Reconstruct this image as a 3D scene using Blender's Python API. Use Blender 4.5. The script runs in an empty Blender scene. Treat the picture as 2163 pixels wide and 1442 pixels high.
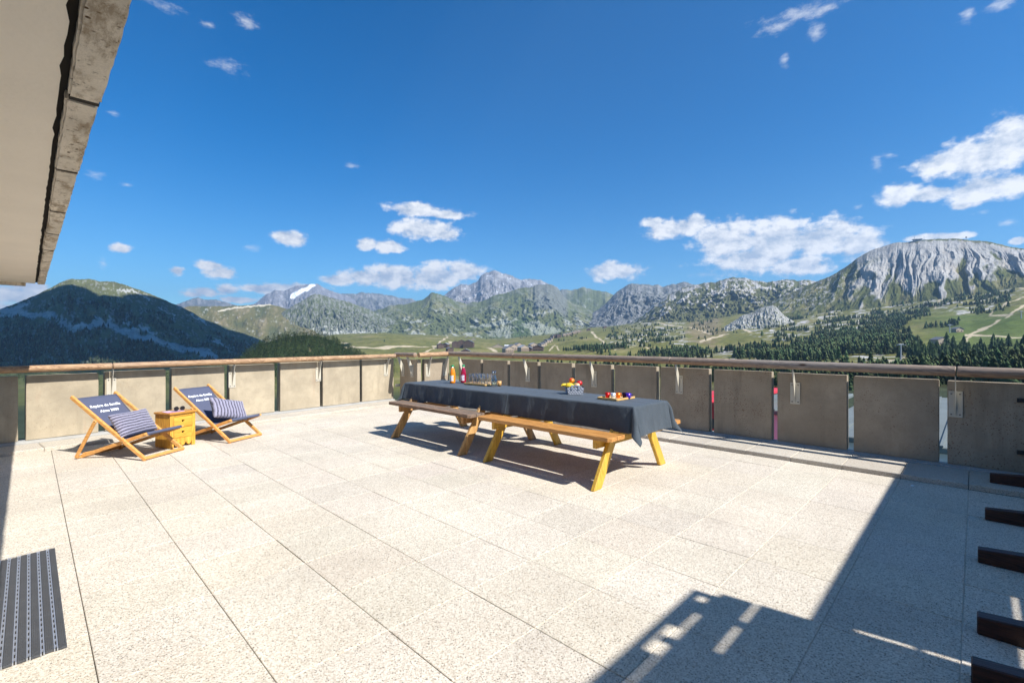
import bpy, bmesh, math, random
import numpy as np
from mathutils import Vector, Matrix, noise as mnoise
random.seed(7); rng = np.random.default_rng(11)
S = bpy.context.scene
C = S.collection
R_ = math.radians

# ------------------------------------------------------------------ camera, world, sun, exposure
cam = bpy.data.cameras.new('camera'); camo = bpy.data.objects.new('camera', cam); C.objects.link(camo)
cam.sensor_width = 36; cam.lens = 16.627; cam.clip_start = 0.05; cam.clip_end = 60000
camo.location = (0, 0, 1.40); camo.rotation_euler = (R_(90), 0, R_(-45.6)); S.camera = camo
S.view_settings.view_transform = 'Standard'; S.view_settings.look = 'None'
S.view_settings.gamma = 1; S.view_settings.exposure = 0.95

SUN = Vector((0.13, -1.0, 1.0)).normalized()
sl = bpy.data.lights.new('sun', 'SUN'); sl.energy = 4.3; sl.angle = R_(0.5); sl.color = (1.0, 0.975, 0.935)
so = bpy.data.objects.new('sun', sl); C.objects.link(so)
so.rotation_euler = SUN.to_track_quat('Z', 'Y').to_euler(); so.location = (0, -20, 30)
HAZE_DENSITY = 7.0e-5

W = bpy.data.worlds.new('World'); S.world = W; W.use_nodes = True
def build_world():
    nt = W.node_tree; N = nt.nodes; L = nt.links
    for n in list(N): N.remove(n)
    out = N.new('ShaderNodeOutputWorld'); bg = N.new('ShaderNodeBackground'); bg.inputs['Strength'].default_value = 0.07
    sky = N.new('ShaderNodeTexSky'); sky.sky_type = 'NISHITA'; sky.sun_disc = False
    sky.sun_elevation = math.asin(SUN.z); sky.sun_rotation = math.atan2(SUN.x, SUN.y)
    sky.altitude = 2300; sky.air_density = 1.25; sky.dust_density = 0.5; sky.ozone_density = 3.0
    tc = N.new('ShaderNodeTexCoord'); sep = N.new('ShaderNodeSeparateXYZ'); L.new(tc.outputs['Generated'], sep.inputs[0])
    def M(op, a, b=None, c=None, clamp=False):
        n = N.new('ShaderNodeMath'); n.operation = op; n.use_clamp = clamp
        for i, x in enumerate((a, b, c)):
            if x is None: continue
            if isinstance(x, (int, float)): n.inputs[i].default_value = x
            else: L.new(x, n.inputs[i])
        return n.outputs[0]
    az = M('ARCTAN2', sep.outputs[0], sep.outputs[1]); el = M('ARCSINE', sep.outputs[2])
    cmb = N.new('ShaderNodeCombineXYZ'); L.new(az, cmb.inputs[0]); L.new(el, cmb.inputs[1])
    # warp
    def noise(vec, scale, detail, rough=0.55, off=(0, 0, 0), st=(1, 1, 1)):
        mp = N.new('ShaderNodeMapping'); L.new(vec, mp.inputs[0]); mp.inputs['Location'].default_value = off; mp.inputs['Scale'].default_value = st
        n = N.new('ShaderNodeTexNoise'); n.inputs['Scale'].default_value = scale; n.inputs['Detail'].default_value = detail
        n.inputs['Roughness'].default_value = rough; L.new(mp.outputs[0], n.inputs['Vector']); return n.outputs[0]
    def azel(u, v):
        d = Vector((0.7145, 0.6997, 0)) + Vector((0.6997, -0.7145, 0))*((u-1081.5)/999) + Vector((0, 0, (720-v)/999))
        d.normalize(); return math.atan2(d.x, d.y), math.asin(d.z)
    def field(lst):
        acc = None
        for (u, v, a, b) in lst:
            c = azel(u, v); e = azel(u+a, v); g = azel(u, v-b)
            ra = abs(e[0]-c[0]); rb = abs(g[1]-c[1])
            n = N.new('ShaderNodeVectorMath'); n.operation = 'MULTIPLY_ADD'; L.new(cmb.outputs[0], n.inputs[0])
            n.inputs[1].default_value = (1/ra, 1/rb, 0); n.inputs[2].default_value = (-c[0]/ra, -c[1]/rb, 0)
            m = N.new('ShaderNodeVectorMath'); m.operation = 'LENGTH'; L.new(n.outputs[0], m.inputs[0])
            acc = m.outputs['Value'] if acc is None else M('MINIMUM', acc, m.outputs['Value'])
        return acc
    puffy = [(2080,330,150,48),(2140,285,70,50),(1990,345,75,26),(1900,412,48,28),(1960,410,60,16),(2070,400,75,36),(2150,388,60,30),(2030,432,26,12),
             (1540,510,90,48),(1640,505,100,50),(1590,545,130,34),(1740,500,90,44),(1810,515,75,34),(1690,560,90,24),(1425,482,75,24),(1470,470,32,20),(1380,470,30,14),(1500,495,40,20),
             (1300,573,62,20),(1285,566,30,16),(895,484,76,24),(930,492,42,16),(880,442,60,16),(940,452,50,11),(820,521,34,16),(775,515,24,14),(612,502,42,17),(256,524,26,11),
             (770,584,62,22),(830,582,70,28),(920,582,70,30),(980,572,50,22),(725,590,50,12),(600,610,70,14),(545,608,44,10),(640,606,50,10),(445,560,30,12),(465,575,36,14),(375,571,18,11),
             (430,615,40,12),(480,610,30,14),(410,620,30,9),(30,622,90,26),(20,655,110,24),(60,605,60,12),(510,632,50,8),(1960,500,60,10),(2150,508,20,8),(2010,498,50,8)]
    wispy = [(485,140,52,20),(345,12,60,16),(520,45,40,22),(440,50,26,12),(240,238,26,10),(200,368,36,12),(268,390,18,8),(530,522,28,10),(1690,30,130,30),(1640,55,80,20),(1725,68,30,26),(1658,125,16,26),
             (1750,15,60,16),(2045,30,26,26),(2110,10,60,18),(1812,437,20,9),(218,555,14,16),(960,450,50,14),(1852,345,18,26),(1880,326,26,12),(745,350,22,8),(1490,578,40,8),(2080,445,20,8),(700,588,40,12),(1020,568,30,14),(960,600,90,12),(2130,470,30,10)]
    fp = field(puffy); fw = field(wispy)
    v = cmb.outputs[0]
    n1 = noise(v, 26, 9, 0.62, st=(1, 1.5, 1)); n2 = noise(v, 26, 9, 0.62, off=(0.012, -0.022, 0), st=(1, 1.5, 1)); n3 = noise(v, 70, 6, 0.6, st=(1, 1.2, 1))
    # puffy density
    d = M('ADD', M('SUBTRACT', 1.12, fp), M('MULTIPLY', M('SUBTRACT', n1, 0.5), 2.1)); d = M('ADD', d, M('MULTIPLY', M('SUBTRACT', n3, 0.5), 0.5))
    dens = N.new('ShaderNodeMapRange'); dens.interpolation_type = 'SMOOTHSTEP'; L.new(d, dens.inputs[0]); dens.inputs[1].default_value = -0.05; dens.inputs[2].default_value = 0.60
    dw = M('ADD', M('SUBTRACT', 0.85, fw), M('MULTIPLY', M('SUBTRACT', noise(v, 34, 8, 0.68, off=(3, 1, 0), st=(1, 2.2, 1)), 0.5), 3.0))
    densw = N.new('ShaderNodeMapRange'); densw.interpolation_type = 'SMOOTHSTEP'; L.new(dw, densw.inputs[0]); densw.inputs[1].default_value = 0.0; densw.inputs[2].default_value = 1.3; densw.inputs[4].default_value = 0.5
    alpha = M('MAXIMUM', M('MULTIPLY', dens.outputs[0], 0.97), densw.outputs[0])
    relief = M('SUBTRACT', n1, n2)
    sh = M('ADD', M('MULTIPLY', relief, 3.2), M('ADD', 0.62, M('MULTIPLY', M('SUBTRACT', 0.6, fp), -0.22)), clamp=True)
    ramp = N.new('ShaderNodeMix'); ramp.data_type = 'RGBA'; L.new(sh, ramp.inputs[0])
    ramp.inputs[6].default_value = (3.9, 4.6, 5.7, 1); ramp.inputs[7].default_value = (8.4, 8.4, 8.4, 1)
    hs = N.new('ShaderNodeHueSaturation'); L.new(sky.outputs[0], hs.inputs['Color']); hs.inputs['Saturation'].default_value = 1.12; hs.inputs['Value'].default_value = 1.0
    tm = N.new('ShaderNodeMix'); tm.data_type = 'RGBA'; tm.blend_type = 'MULTIPLY'; tm.inputs[0].default_value = 1; L.new(hs.outputs[0], tm.inputs[6]); tg = N.new('ShaderNodeMapRange'); tg.interpolation_type = 'SMOOTHSTEP'; L.new(el, tg.inputs[0]); tg.inputs[1].default_value = -0.02; tg.inputs[2].default_value = 0.42; tx = N.new('ShaderNodeMix'); tx.data_type = 'RGBA'; L.new(tg.outputs[0], tx.inputs[0]); tx.inputs[6].default_value = (0.58, 0.94, 1.10, 1); tx.inputs[7].default_value = (0.07, 0.75, 1.12, 1); L.new(tx.outputs[2], tm.inputs[7])
    mix = N.new('ShaderNodeMix'); mix.data_type = 'RGBA'; L.new(alpha, mix.inputs[0]); L.new(tm.outputs[2], mix.inputs[6]); L.new(ramp.outputs[2], mix.inputs[7])
    L.new(mix.outputs[2], bg.inputs[0]); L.new(bg.outputs[0], out.inputs[0])
build_world()

# ------------------------------------------------------------------ helpers
def tag(o, label=None, cat=None, group=None, kind=None):
    if label: o['label'] = label
    if cat: o['category'] = cat
    if group: o['group'] = group
    if kind: o['kind'] = kind
    return o
def empty(name, loc=(0, 0, 0), rz=0, label=None, cat=None, group=None):
    o = bpy.data.objects.new(name, None); C.objects.link(o); o.empty_display_size = 0.1
    o.location = loc; o.rotation_euler = (0, 0, rz); return tag(o, label, cat, group)
class MB:
    def __init__(s): s.bm = bmesh.new(); s.mi = 0
    def box(s, lo, hi, mat=None, bev=0.0):
        t = bmesh.new(); bmesh.ops.create_cube(t, size=1)
        sz = [hi[i]-lo[i] for i in range(3)]; c = [(hi[i]+lo[i])/2 for i in range(3)]
        bmesh.ops.scale(t, vec=sz, verts=t.verts)
        if bev: bmesh.ops.bevel(t, geom=list(t.edges), offset=bev, segments=1, affect='EDGES')
        bmesh.ops.translate(t, vec=c, verts=t.verts)
        s._add(t, mat); return s
    def _add(s, t, mat=None):
        if mat is not None: bmesh.ops.transform(t, matrix=mat, verts=t.verts)
        me = bpy.data.meshes.new('t'); t.to_mesh(me); t.free()
        n0 = len(s.bm.faces); s.bm.from_mesh(me); bpy.data.meshes.remove(me); s.bm.faces.ensure_lookup_table()
        for f in s.bm.faces[n0:]: f.material_index = s.mi
    def bar(s, a, b, w, h, up=(0, 0, 1), bev=0.0):      # rectangular bar from a to b
        a = Vector(a); b = Vector(b); d = b-a; L = d.length; d.normalize(); up = Vector(up)
        x = d.cross(up).normalized(); z = x.cross(d).normalized()
        m = Matrix(((x.x, d.x, z.x, a.x), (x.y, d.y, z.y, a.y), (x.z, d.z, z.z, a.z), (0, 0, 0, 1)))
        return s.box((-w/2, 0, -h/2), (w/2, L, h/2), m, bev)
    def tube(s, a, b, r0, r1=None, seg=16, caps=True):
        r1 = r0 if r1 is None else r1; a = Vector(a); b = Vector(b); d = b-a
        t = bmesh.new(); bmesh.ops.create_cone(t, cap_ends=caps, segments=seg, radius1=r0, radius2=r1, depth=d.length)
        m = Matrix.Translation((a+b)/2) @ d.to_track_quat('Z', 'Y').to_matrix().to_4x4(); s._add(t, m); return s
    def lathe(s, prof, c=(0, 0, 0), seg=28):
        vs = []
        for (r, z) in prof:
            vs.append([s.bm.verts.new((c[0]+r*math.cos(2*math.pi*k/seg), c[1]+r*math.sin(2*math.pi*k/seg), c[2]+z)) for k in range(seg)] if r > 1e-5 else [s.bm.verts.new((c[0], c[1], c[2]+z))])
        for A, B in zip(vs, vs[1:]):
            for k in range(seg):
                k2 = (k+1) % seg
                q = [A[k % len(A)], A[k2 % len(A)], B[k2 % len(B)], B[k % len(B)]]
                u = []
                for x in q:
                    if x not in u: u.append(x)
                if len(u) > 2:
                    f = s.bm.faces.new(u); f.material_index = s.mi
        return s
    def prism(s, pts, y0, y1, mat=None):                   # xz outline extruded along y
        t = bmesh.new(); A = [t.verts.new((p[0], y0, p[1])) for p in pts]; B = [t.verts.new((p[0], y1, p[1])) for p in pts]
        n = len(pts); t.faces.new(A); t.faces.new(B[::-1])
        for k in range(n): t.faces.new([A[k], B[k], B[(k+1) % n], A[(k+1) % n]])
        bmesh.ops.recalc_face_normals(t, faces=t.faces); bmesh.ops.triangulate(t, faces=[f for f in t.faces if len(f.verts) > 4])
        s._add(t, mat); return s
    def blob(s, c, r, sub=2, sc=(1, 1, 1), mat=None):
        t = bmesh.new(); bmesh.ops.create_icosphere(t, subdivisions=sub, radius=r); bmesh.ops.scale(t, vec=sc, verts=t.verts)
        m = Matrix.Translation(c) @ (mat if mat is not None else Matrix()); s._add(t, m); return s
    def build(s, name, mats, parent=None, smooth=False, recalc=False):
        if recalc: bmesh.ops.recalc_face_normals(s.bm, faces=s.bm.faces)
        me = bpy.data.meshes.new(name); s.bm.to_mesh(me); s.bm.free()
        for m in (mats if isinstance(mats, (list, tuple)) else [mats]): me.materials.append(m)
        if smooth: me.shade_smooth()
        o = bpy.data.objects.new(name, me); C.objects.link(o)
        if parent: o.parent = parent
        return o
def auto_smooth(o, ang=40):
    me = o.data; me.shade_smooth()
    try: me.set_sharp_from_angle(angle=R_(ang))
    except Exception: pass
    return o

# ------------------------------------------------------------------ materials
def nodes(name):
    m = bpy.data.materials.new(name); m.use_nodes = True; nt = m.node_tree; return m, nt, nt.nodes, nt.links, nt.nodes['Principled BSDF']
def plain(name, col, rough=0.5, metal=0.0, var=0.12, vscale=8, bump=0.0, bscale=60, spec=0.5, stretch=(1, 1, 1), coat=0):
    m, nt, N, L, b = nodes(name)
    tc = N.new('ShaderNodeTexCoord'); mp = N.new('ShaderNodeMapping'); mp.inputs['Scale'].default_value = stretch; L.new(tc.outputs['Object'], mp.inputs[0])
    n = N.new('ShaderNodeTexNoise'); n.inputs['Scale'].default_value = vscale; n.inputs['Detail'].default_value = 6; L.new(mp.outputs[0], n.inputs['Vector'])
    cr = N.new('ShaderNodeMix'); cr.data_type = 'RGBA'; L.new(n.outputs[0], cr.inputs[0])
    cr.inputs[6].default_value = (*[c*(1-var*2) for c in col], 1); cr.inputs[7].default_value = (*[min(1, c*(1+var*2)) for c in col], 1)
    L.new(cr.outputs[2], b.inputs['Base Color']); b.inputs['Roughness'].default_value = rough; b.inputs['Metallic'].default_value = metal
    b.inputs['Specular IOR Level'].default_value = spec; b.inputs['Coat Weight'].default_value = coat
    if bump:
        n2 = N.new('ShaderNodeTexNoise'); n2.inputs['Scale'].default_value = bscale; n2.inputs['Detail'].default_value = 5; L.new(mp.outputs[0], n2.inputs['Vector'])
        bp = N.new('ShaderNodeBump'); bp.inputs['Strength'].default_value = bump; bp.inputs['Distance'].default_value = 0.01; L.new(n2.outputs[0], bp.inputs['Height']); L.new(bp.outputs[0], b.inputs['Normal'])
    return m
def wood(name, c1, c2, axis='y', scale=1.0, rough=0.6, grey=None, greyamt=0.0, knots=True, topgrey=0.0):
    m, nt, N, L, b = nodes(name)
    tc = N.new('ShaderNodeTexCoord'); mp = N.new('ShaderNodeMapping'); L.new(tc.outputs['Object'], mp.inputs[0])
    st = {'x': (0.09, 1, 1), 'y': (1, 0.09, 1), 'z': (1, 1, 0.09)}[axis]; mp.inputs['Scale'].default_value = [s*scale for s in st]
    n = N.new('ShaderNodeTexNoise'); n.inputs['Scale'].default_value = 42; n.inputs['Detail'].default_value = 7; n.inputs['Roughness'].default_value = 0.65; n.inputs['Distortion'].default_value = 0.7; L.new(mp.outputs[0], n.inputs['Vector'])
    w = N.new('ShaderNodeTexNoise'); w.inputs['Scale'].default_value = 9; w.inputs['Detail'].default_value = 3; w.inputs['Distortion'].default_value = 2.2; L.new(mp.outputs[0], w.inputs['Vector'])
    s = N.new('ShaderNodeMath'); s.operation = 'MULTIPLY'; L.new(w.outputs[0], s.inputs[0]); s.inputs[1].default_value = 9
    fr = N.new('ShaderNodeMath'); fr.operation = 'PINGPONG'; L.new(s.outputs[0], fr.inputs[0]); fr.inputs[1].default_value = 0.5
    ad = N.new('ShaderNodeMath'); ad.operation = 'MULTIPLY_ADD'; L.new(fr.outputs[0], ad.inputs[0]); ad.inputs[1].default_value = 0.75; L.new(n.outputs[0], ad.inputs[2])
    mr = N.new('ShaderNodeMapRange'); L.new(ad.outputs[0], mr.inputs[0]); mr.inputs[1].default_value = 0.40; mr.inputs[2].default_value = 0.95
    cr = N.new('ShaderNodeMix'); cr.data_type = 'RGBA'; L.new(mr.outputs[0], cr.inputs[0]); cr.inputs[6].default_value = (*c1, 1); cr.inputs[7].default_value = (*c2, 1)
    col = cr.outputs[2]
    if grey:
        g = N.new('ShaderNodeTexNoise'); g.inputs['Scale'].default_value = 3.5; g.inputs['Detail'].default_value = 5; L.new(mp.outputs[0], g.inputs['Vector'])
        gr = N.new('ShaderNodeMapRange'); L.new(g.outputs[0], gr.inputs[0]); gr.inputs[1].default_value = 0.62-greyamt*0.4; gr.inputs[2].default_value = 0.78-greyamt*0.4
        fac = gr.outputs[0]
        if topgrey:                                        # weathered upper side of the log
            geo = N.new('ShaderNodeNewGeometry'); sp = N.new('ShaderNodeSeparateXYZ'); L.new(geo.outputs['Normal'], sp.inputs[0])
            tr = N.new('ShaderNodeMapRange'); L.new(sp.outputs[2], tr.inputs[0]); tr.inputs[1].default_value = -0.45; tr.inputs[2].default_value = 0.35; tr.inputs[4].default_value = topgrey
            mx = N.new('ShaderNodeMath'); mx.operation = 'MAXIMUM'; L.new(fac, mx.inputs[0]); L.new(tr.outputs[0], mx.inputs[1]); fac = mx.outputs[0]
        gm = N.new('ShaderNodeMix'); gm.data_type = 'RGBA'; L.new(mr.outputs[0], gm.inputs[0]); gm.inputs[6].default_value = (*[x*0.55 for x in grey], 1); gm.inputs[7].default_value = (*grey, 1)
        c3 = N.new('ShaderNodeMix'); c3.data_type = 'RGBA'; L.new(fac, c3.inputs[0]); L.new(col, c3.inputs[6]); L.new(gm.outputs[2], c3.inputs[7]); col = c3.outputs[2]
    if knots:
        v = N.new('ShaderNodeTexVoronoi'); v.inputs['Scale'].default_value = 3.2; mp2 = N.new('ShaderNodeMapping'); L.new(tc.outputs['Object'], mp2.inputs[0]); mp2.inputs['Scale'].default_value = [0.6 if s_ < 0.5 else 1.6 for s_ in st]; L.new(mp2.outputs[0], v.inputs['Vector'])
        kr = N.new('ShaderNodeMapRange'); L.new(v.outputs['Distance'], kr.inputs[0]); kr.inputs[1].default_value = 0.10; kr.inputs[2].default_value = 0.04
        km = N.new('ShaderNodeMix'); km.data_type = 'RGBA'; L.new(kr.outputs[0], km.inputs[0]); L.new(col, km.inputs[6]); km.inputs[7].default_value = (*[x*0.35 for x in c1], 1); col = km.outputs[2]
    L.new(col, b.inputs['Base Color']); b.inputs['Roughness'].default_value = rough
    bp = N.new('ShaderNodeBump'); bp.inputs['Strength'].default_value = 0.35; bp.inputs['Distance'].default_value = 0.004; L.new(ad.outputs[0], bp.inputs['Height']); L.new(bp.outputs[0], b.inputs['Normal'])
    return m
def concrete(name, col, pits=(0.16, 0.07, 0.035), pit_amt=0.5, stain=0.4, grain=1.0, island=False):
    m, nt, N, L, b = nodes(name)
    tc = N.new('ShaderNodeTexCoord'); V = tc.outputs['Object']
    def nz(sc, det, rough=0.55, st=(1, 1, 1)):
        mp = N.new('ShaderNodeMapping'); mp.inputs['Scale'].default_value = st; L.new(V, mp.inputs[0])
        n = N.new('ShaderNodeTexNoise'); n.inputs['Scale'].default_value = sc; n.inputs['Detail'].default_value = det; n.inputs['Roughness'].default_value = rough; L.new(mp.outputs[0], n.inputs['Vector']); return n.outputs[0]
    def mr(x, a, c, lo=0, hi=1):
        n = N.new('ShaderNodeMapRange'); L.new(x, n.inputs[0]); n.inputs[1].default_value = a; n.inputs[2].default_value = c; n.inputs[3].default_value = lo; n.inputs[4].default_value = hi; return n.outputs[0]
    def mixc(f, a, c):
        n = N.new('ShaderNodeMix'); n.data_type = 'RGBA'; L.new(f, n.inputs[0])
        for i, x in ((6, a), (7, c)):
            if isinstance(x, tuple): n.inputs[i].default_value = (*x, 1)
            else: L.new(x, n.inputs[i])
        return n.outputs[2]
    big = nz(1.7, 5, 0.6); c0 = mixc(mr(big, 0.3, 0.7), tuple(x*0.74 for x in col), tuple(min(1, x*1.16) for x in col)); c0 = mixc(mr(nz(6, 6, 0.7), 0.45, 0.7, 0, 0.45), c0, tuple(x*0.62 for x in col)); c0 = mixc(mr(nz(3.1, 6, 0.7, (1, 1, 0.18)), 0.60, 0.70, 0, 0.22), c0, (0.34, 0.13, 0.07))
    streak = nz(7, 4, 0.6, (1, 1, 0.12)); c1 = mixc(mr(streak, 0.55, 0.75, 0, stain), c0, tuple(x*0.55 for x in col))
    fine = nz(120, 4, 0.7); c2 = mixc(mr(fine, 0.35, 0.7, 0, 0.35), c1, tuple(x*0.6 for x in col))
    v = N.new('ShaderNodeTexVoronoi'); v.inputs['Scale'].default_value = 52; L.new(V, v.inputs['Vector'])
    zone = mr(nz(2.6, 4), 0.46, 0.62)
    pit = mr(v.outputs['Distance'], 0.34, 0.16, 0, 1)
    sel = N.new('ShaderNodeSeparateColor'); L.new(v.outputs['Color'], sel.inputs[0]); s2 = mr(sel.outputs[0], 0.62, 0.66)
    a = N.new('ShaderNodeMath'); a.operation = 'MULTIPLY'; L.new(pit, a.inputs[0]); L.new(s2, a.inputs[1])
    z2 = N.new('ShaderNodeMath'); z2.operation = 'MULTIPLY_ADD'; L.new(zone, z2.inputs[0]); z2.inputs[1].default_value = 0.8; z2.inputs[2].default_value = 0.12
    a2 = N.new('ShaderNodeMath'); a2.operation = 'MULTIPLY'; L.new(a.outputs[0], a2.inputs[0]); L.new(z2.outputs[0], a2.inputs[1])
    a3 = N.new('ShaderNodeMath'); a3.operation = 'MULTIPLY'; L.new(a2.outputs[0], a3.inputs[0]); a3.inputs[1].default_value = pit_amt*2
    c3 = mixc(a3.outputs[0], c2, pits)
    L.new(c3, b.inputs['Base Color']); b.inputs['Roughness'].default_value = 0.9; b.inputs['Specular IOR Level'].default_value = 0.25
    bp = N.new('ShaderNodeBump'); bp.inputs['Strength'].default_value = 0.4*grain; bp.inputs['Distance'].default_value = 0.006
    hsum = N.new('ShaderNodeMath'); hsum.operation = 'SUBTRACT'; L.new(fine, hsum.inputs[0]); L.new(a3.outputs[0], hsum.inputs[1]); L.new(hsum.outputs[0], bp.inputs['Height']); L.new(bp.outputs[0], b.inputs['Normal'])
    return m
def paver(name, base=(0.76, 0.685, 0.565)):
    m, nt, N, L, b = nodes(name)
    tc = N.new('ShaderNodeTexCoord'); V = tc.outputs['Object']
    at = N.new('ShaderNodeAttribute'); at.attribute_name = 'tint'
    def vor(sc, off=0):
        mp = N.new('ShaderNodeMapping'); mp.inputs['Location'].default_value = (off, off*0.7, 0); L.new(V, mp.inputs[0])
        v = N.new('ShaderNodeTexVoronoi'); v.inputs['Scale'].default_value = sc; L.new(mp.outputs[0], v.inputs['Vector'])
        s = N.new('ShaderNodeSeparateColor'); L.new(v.outputs['Color'], s.inputs[0]); return v.outputs['Distance'], s
    def mr(x, a, c, lo=0, hi=1):
        n = N.new('ShaderNodeMapRange'); L.new(x, n.inputs[0]); n.inputs[1].default_value = a; n.inputs[2].default_value = c; n.inputs[3].default_value = lo; n.inputs[4].default_value = hi; return n.outputs[0]
    def mixc(f, a, c, mode='MIX'):
        n = N.new('ShaderNodeMix'); n.data_type = 'RGBA'; n.blend_type = mode
        if isinstance(f, float): n.inputs[0].default_value = f
        else: L.new(f, n.inputs[0])
        for i, x in ((6, a), (7, c)):
            if isinstance(x, tuple): n.inputs[i].default_value = (*x, 1)
            else: L.new(x, n.inputs[i])
        return n.outputs[2]
    def mul(a, c):
        n = N.new('ShaderNodeMath'); n.operation = 'MULTIPLY'; L.new(a, n.inputs[0])
        if isinstance(c, float): n.inputs[1].default_value = c
        else: L.new(c, n.inputs[1])
        return n.outputs[0]
    big = N.new('ShaderNodeTexNoise'); big.inputs['Scale'].default_value = 1.1; big.inputs['Detail'].default_value = 6; big.inputs['Roughness'].default_value = 0.6; L.new(V, big.inputs['Vector'])
    med = N.new('ShaderNodeTexNoise'); med.inputs['Scale'].default_value = 9; med.inputs['Detail'].default_value = 6; L.new(V, med.inputs['Vector'])
    c = mixc(mr(big.outputs[0], 0.35, 0.68), base, tuple(x*0.80 for x in base)); c = mixc(mr(med.outputs[0], 0.5, 0.75, 0, 0.35), c, tuple(x*0.78 for x in base))
    d1, s1 = vor(170); c = mixc(mr(s1.outputs[0], 0.25, 1.0, 0, 0.80), c, (0.36, 0.29, 0.21))                 # pebble mosaic
    d2, s2 = vor(120, 3.3); f2 = mul(mr(s2.outputs[1], 0.80, 0.84), mr(d2, 0.42, 0.22)); c = mixc(mul(f2, 0.85), c, (0.12, 0.095, 0.075))
    d3, s3 = vor(88, 7.1); f3 = mul(mr(s3.outputs[2], 0.90, 0.92), mr(d3, 0.36, 0.20)); c = mixc(mul(f3, 0.85), c, (0.08, 0.065, 0.055))
    d4, s4 = vor(110, 12.7); f4 = mul(mr(s4.outputs[0], 0.92, 0.95), mr(d4, 0.4, 0.2)); c = mixc(mul(f4, 0.6), c, (0.46, 0.29, 0.15))
    c = mixc(1.0, c, at.outputs['Color'], 'MULTIPLY')
    L.new(c, b.inputs['Base Color']); b.inputs['Roughness'].default_value = 0.85; b.inputs['Specular IOR Level'].default_value = 0.3
    bp = N.new('ShaderNodeBump'); bp.inputs['Strength'].default_value = 0.5; bp.inputs['Distance'].default_value = 0.003; L.new(d1, bp.inputs['Height']); L.new(bp.outputs[0], b.inputs['Normal'])
    return m
def vcol(name, attr='Col', rough=0.95, nscale=0.05, var=0.25, bump=0.0, bdist=3.0, bscale=0.05):
    m, nt, N, L, b = nodes(name)
    at = N.new('ShaderNodeAttribute'); at.attribute_name = attr
    tc = N.new('ShaderNodeTexCoord'); n = N.new('ShaderNodeTexNoise'); n.inputs['Scale'].default_value = nscale; n.inputs['Detail'].default_value = 9; n.inputs['Roughness'].default_value = 0.7; L.new(tc.outputs['Object'], n.inputs['Vector'])
    r = N.new('ShaderNodeMapRange'); L.new(n.outputs[0], r.inputs[0]); r.inputs[1].default_value = 0.3; r.inputs[2].default_value = 0.7; r.inputs[3].default_value = 1-var; r.inputs[4].default_value = 1+var
    mx = N.new('ShaderNodeVectorMath'); mx.operation = 'SCALE'; L.new(at.outputs['Color'], mx.inputs[0]); L.new(r.outputs[0], mx.inputs['Scale'])
    L.new(mx.outputs[0], b.inputs['Base Color']); b.inputs['Roughness'].default_value = rough; b.inputs['Specular IOR Level'].default_value = 0.1
    if bump:
        n2 = N.new('ShaderNodeTexNoise'); n2.inputs['Scale'].default_value = bscale; n2.inputs['Detail'].default_value = 8; n2.inputs['Roughness'].default_value = 0.7; L.new(tc.outputs['Object'], n2.inputs['Vector'])
        bp = N.new('ShaderNodeBump'); bp.inputs['Strength'].default_value = bump; bp.inputs['Distance'].default_value = bdist; L.new(n2.outputs[0], bp.inputs['Height']); L.new(bp.outputs[0], b.inputs['Normal'])
    return m
def thin_glass(name, tint=(0.94, 0.96, 0.97)):
    m, nt, N, L, b = nodes(name); N.remove(b); t = N.new('ShaderNodeBsdfTransparent'); t.inputs[0].default_value = (*tint, 1); g = N.new('ShaderNodeBsdfGlossy'); g.inputs['Roughness'].default_value = 0.04
    lw = N.new('ShaderNodeLayerWeight'); lw.inputs[0].default_value = 0.35; mr = N.new('ShaderNodeMapRange'); L.new(lw.outputs['Facing'], mr.inputs[0]); mr.inputs[3].default_value = 0.05; mr.inputs[4].default_value = 0.75
    mx = N.new('ShaderNodeMixShader'); L.new(mr.outputs[0], mx.inputs[0]); L.new(t.outputs[0], mx.inputs[1]); L.new(g.outputs[0], mx.inputs[2]); L.new(mx.outputs[0], N['Material Output'].inputs[0]); return m
def glassmat(name, col=(1, 1, 1), rough=0.02, ior=1.45):
    m, nt, N, L, b = nodes(name); b.inputs['Base Color'].default_value = (*col, 1); b.inputs['Transmission Weight'].default_value = 1; b.inputs['Roughness'].default_value = rough; b.inputs['IOR'].default_value = ior; return m
# ================================================================== THE TERRACE
M_paver = paver('exposed_aggregate')
M_joint = plain('joint_dirt', (0.035, 0.030, 0.026), 1.0)
M_jointlight = plain('joint_sunlit', (0.56, 0.50, 0.41), 1.0, bump=0.3, bscale=200)  # pale strips stand in for slab edges that catch the sun
M_ledge = paver('ledge_aggregate', (0.60, 0.55, 0.47))
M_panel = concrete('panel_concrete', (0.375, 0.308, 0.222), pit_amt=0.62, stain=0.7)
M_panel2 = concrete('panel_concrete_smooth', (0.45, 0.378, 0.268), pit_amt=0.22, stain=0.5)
M_slab = concrete('slab_concrete', (0.42, 0.38, 0.32), pit_amt=0.2)
M_flash = plain('zinc_strip', (0.42, 0.41, 0.38), 0.6, 0.2, bump=0.1)
M_bracket = plain('cream_steel', (0.50, 0.46, 0.37), 0.45, var=0.05)
M_bolt = plain('bolt_steel', (0.16, 0.15, 0.14), 0.5, 0.6)
M_log_x = wood('log_left', (0.17, 0.085, 0.042), (0.54, 0.345, 0.19), 'x', 1.0, 0.7, grey=(0.36, 0.29, 0.22), greyamt=0.25)
M_log_y = wood('log_right', (0.17, 0.085, 0.045), (0.44, 0.27, 0.15), 'y', 1.0, 0.75, grey=(0.31, 0.255, 0.21), greyamt=0.35, topgrey=0.75)
AX, AP = 0.20, 0.5115        # joints running away to the left, at x = AX + k*AP
BY, BP = 0.045, 0.4985       # joints running away to the right
LW = lambda x: 9.04 + 0.104*x            # inner face of the left parapet
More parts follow.
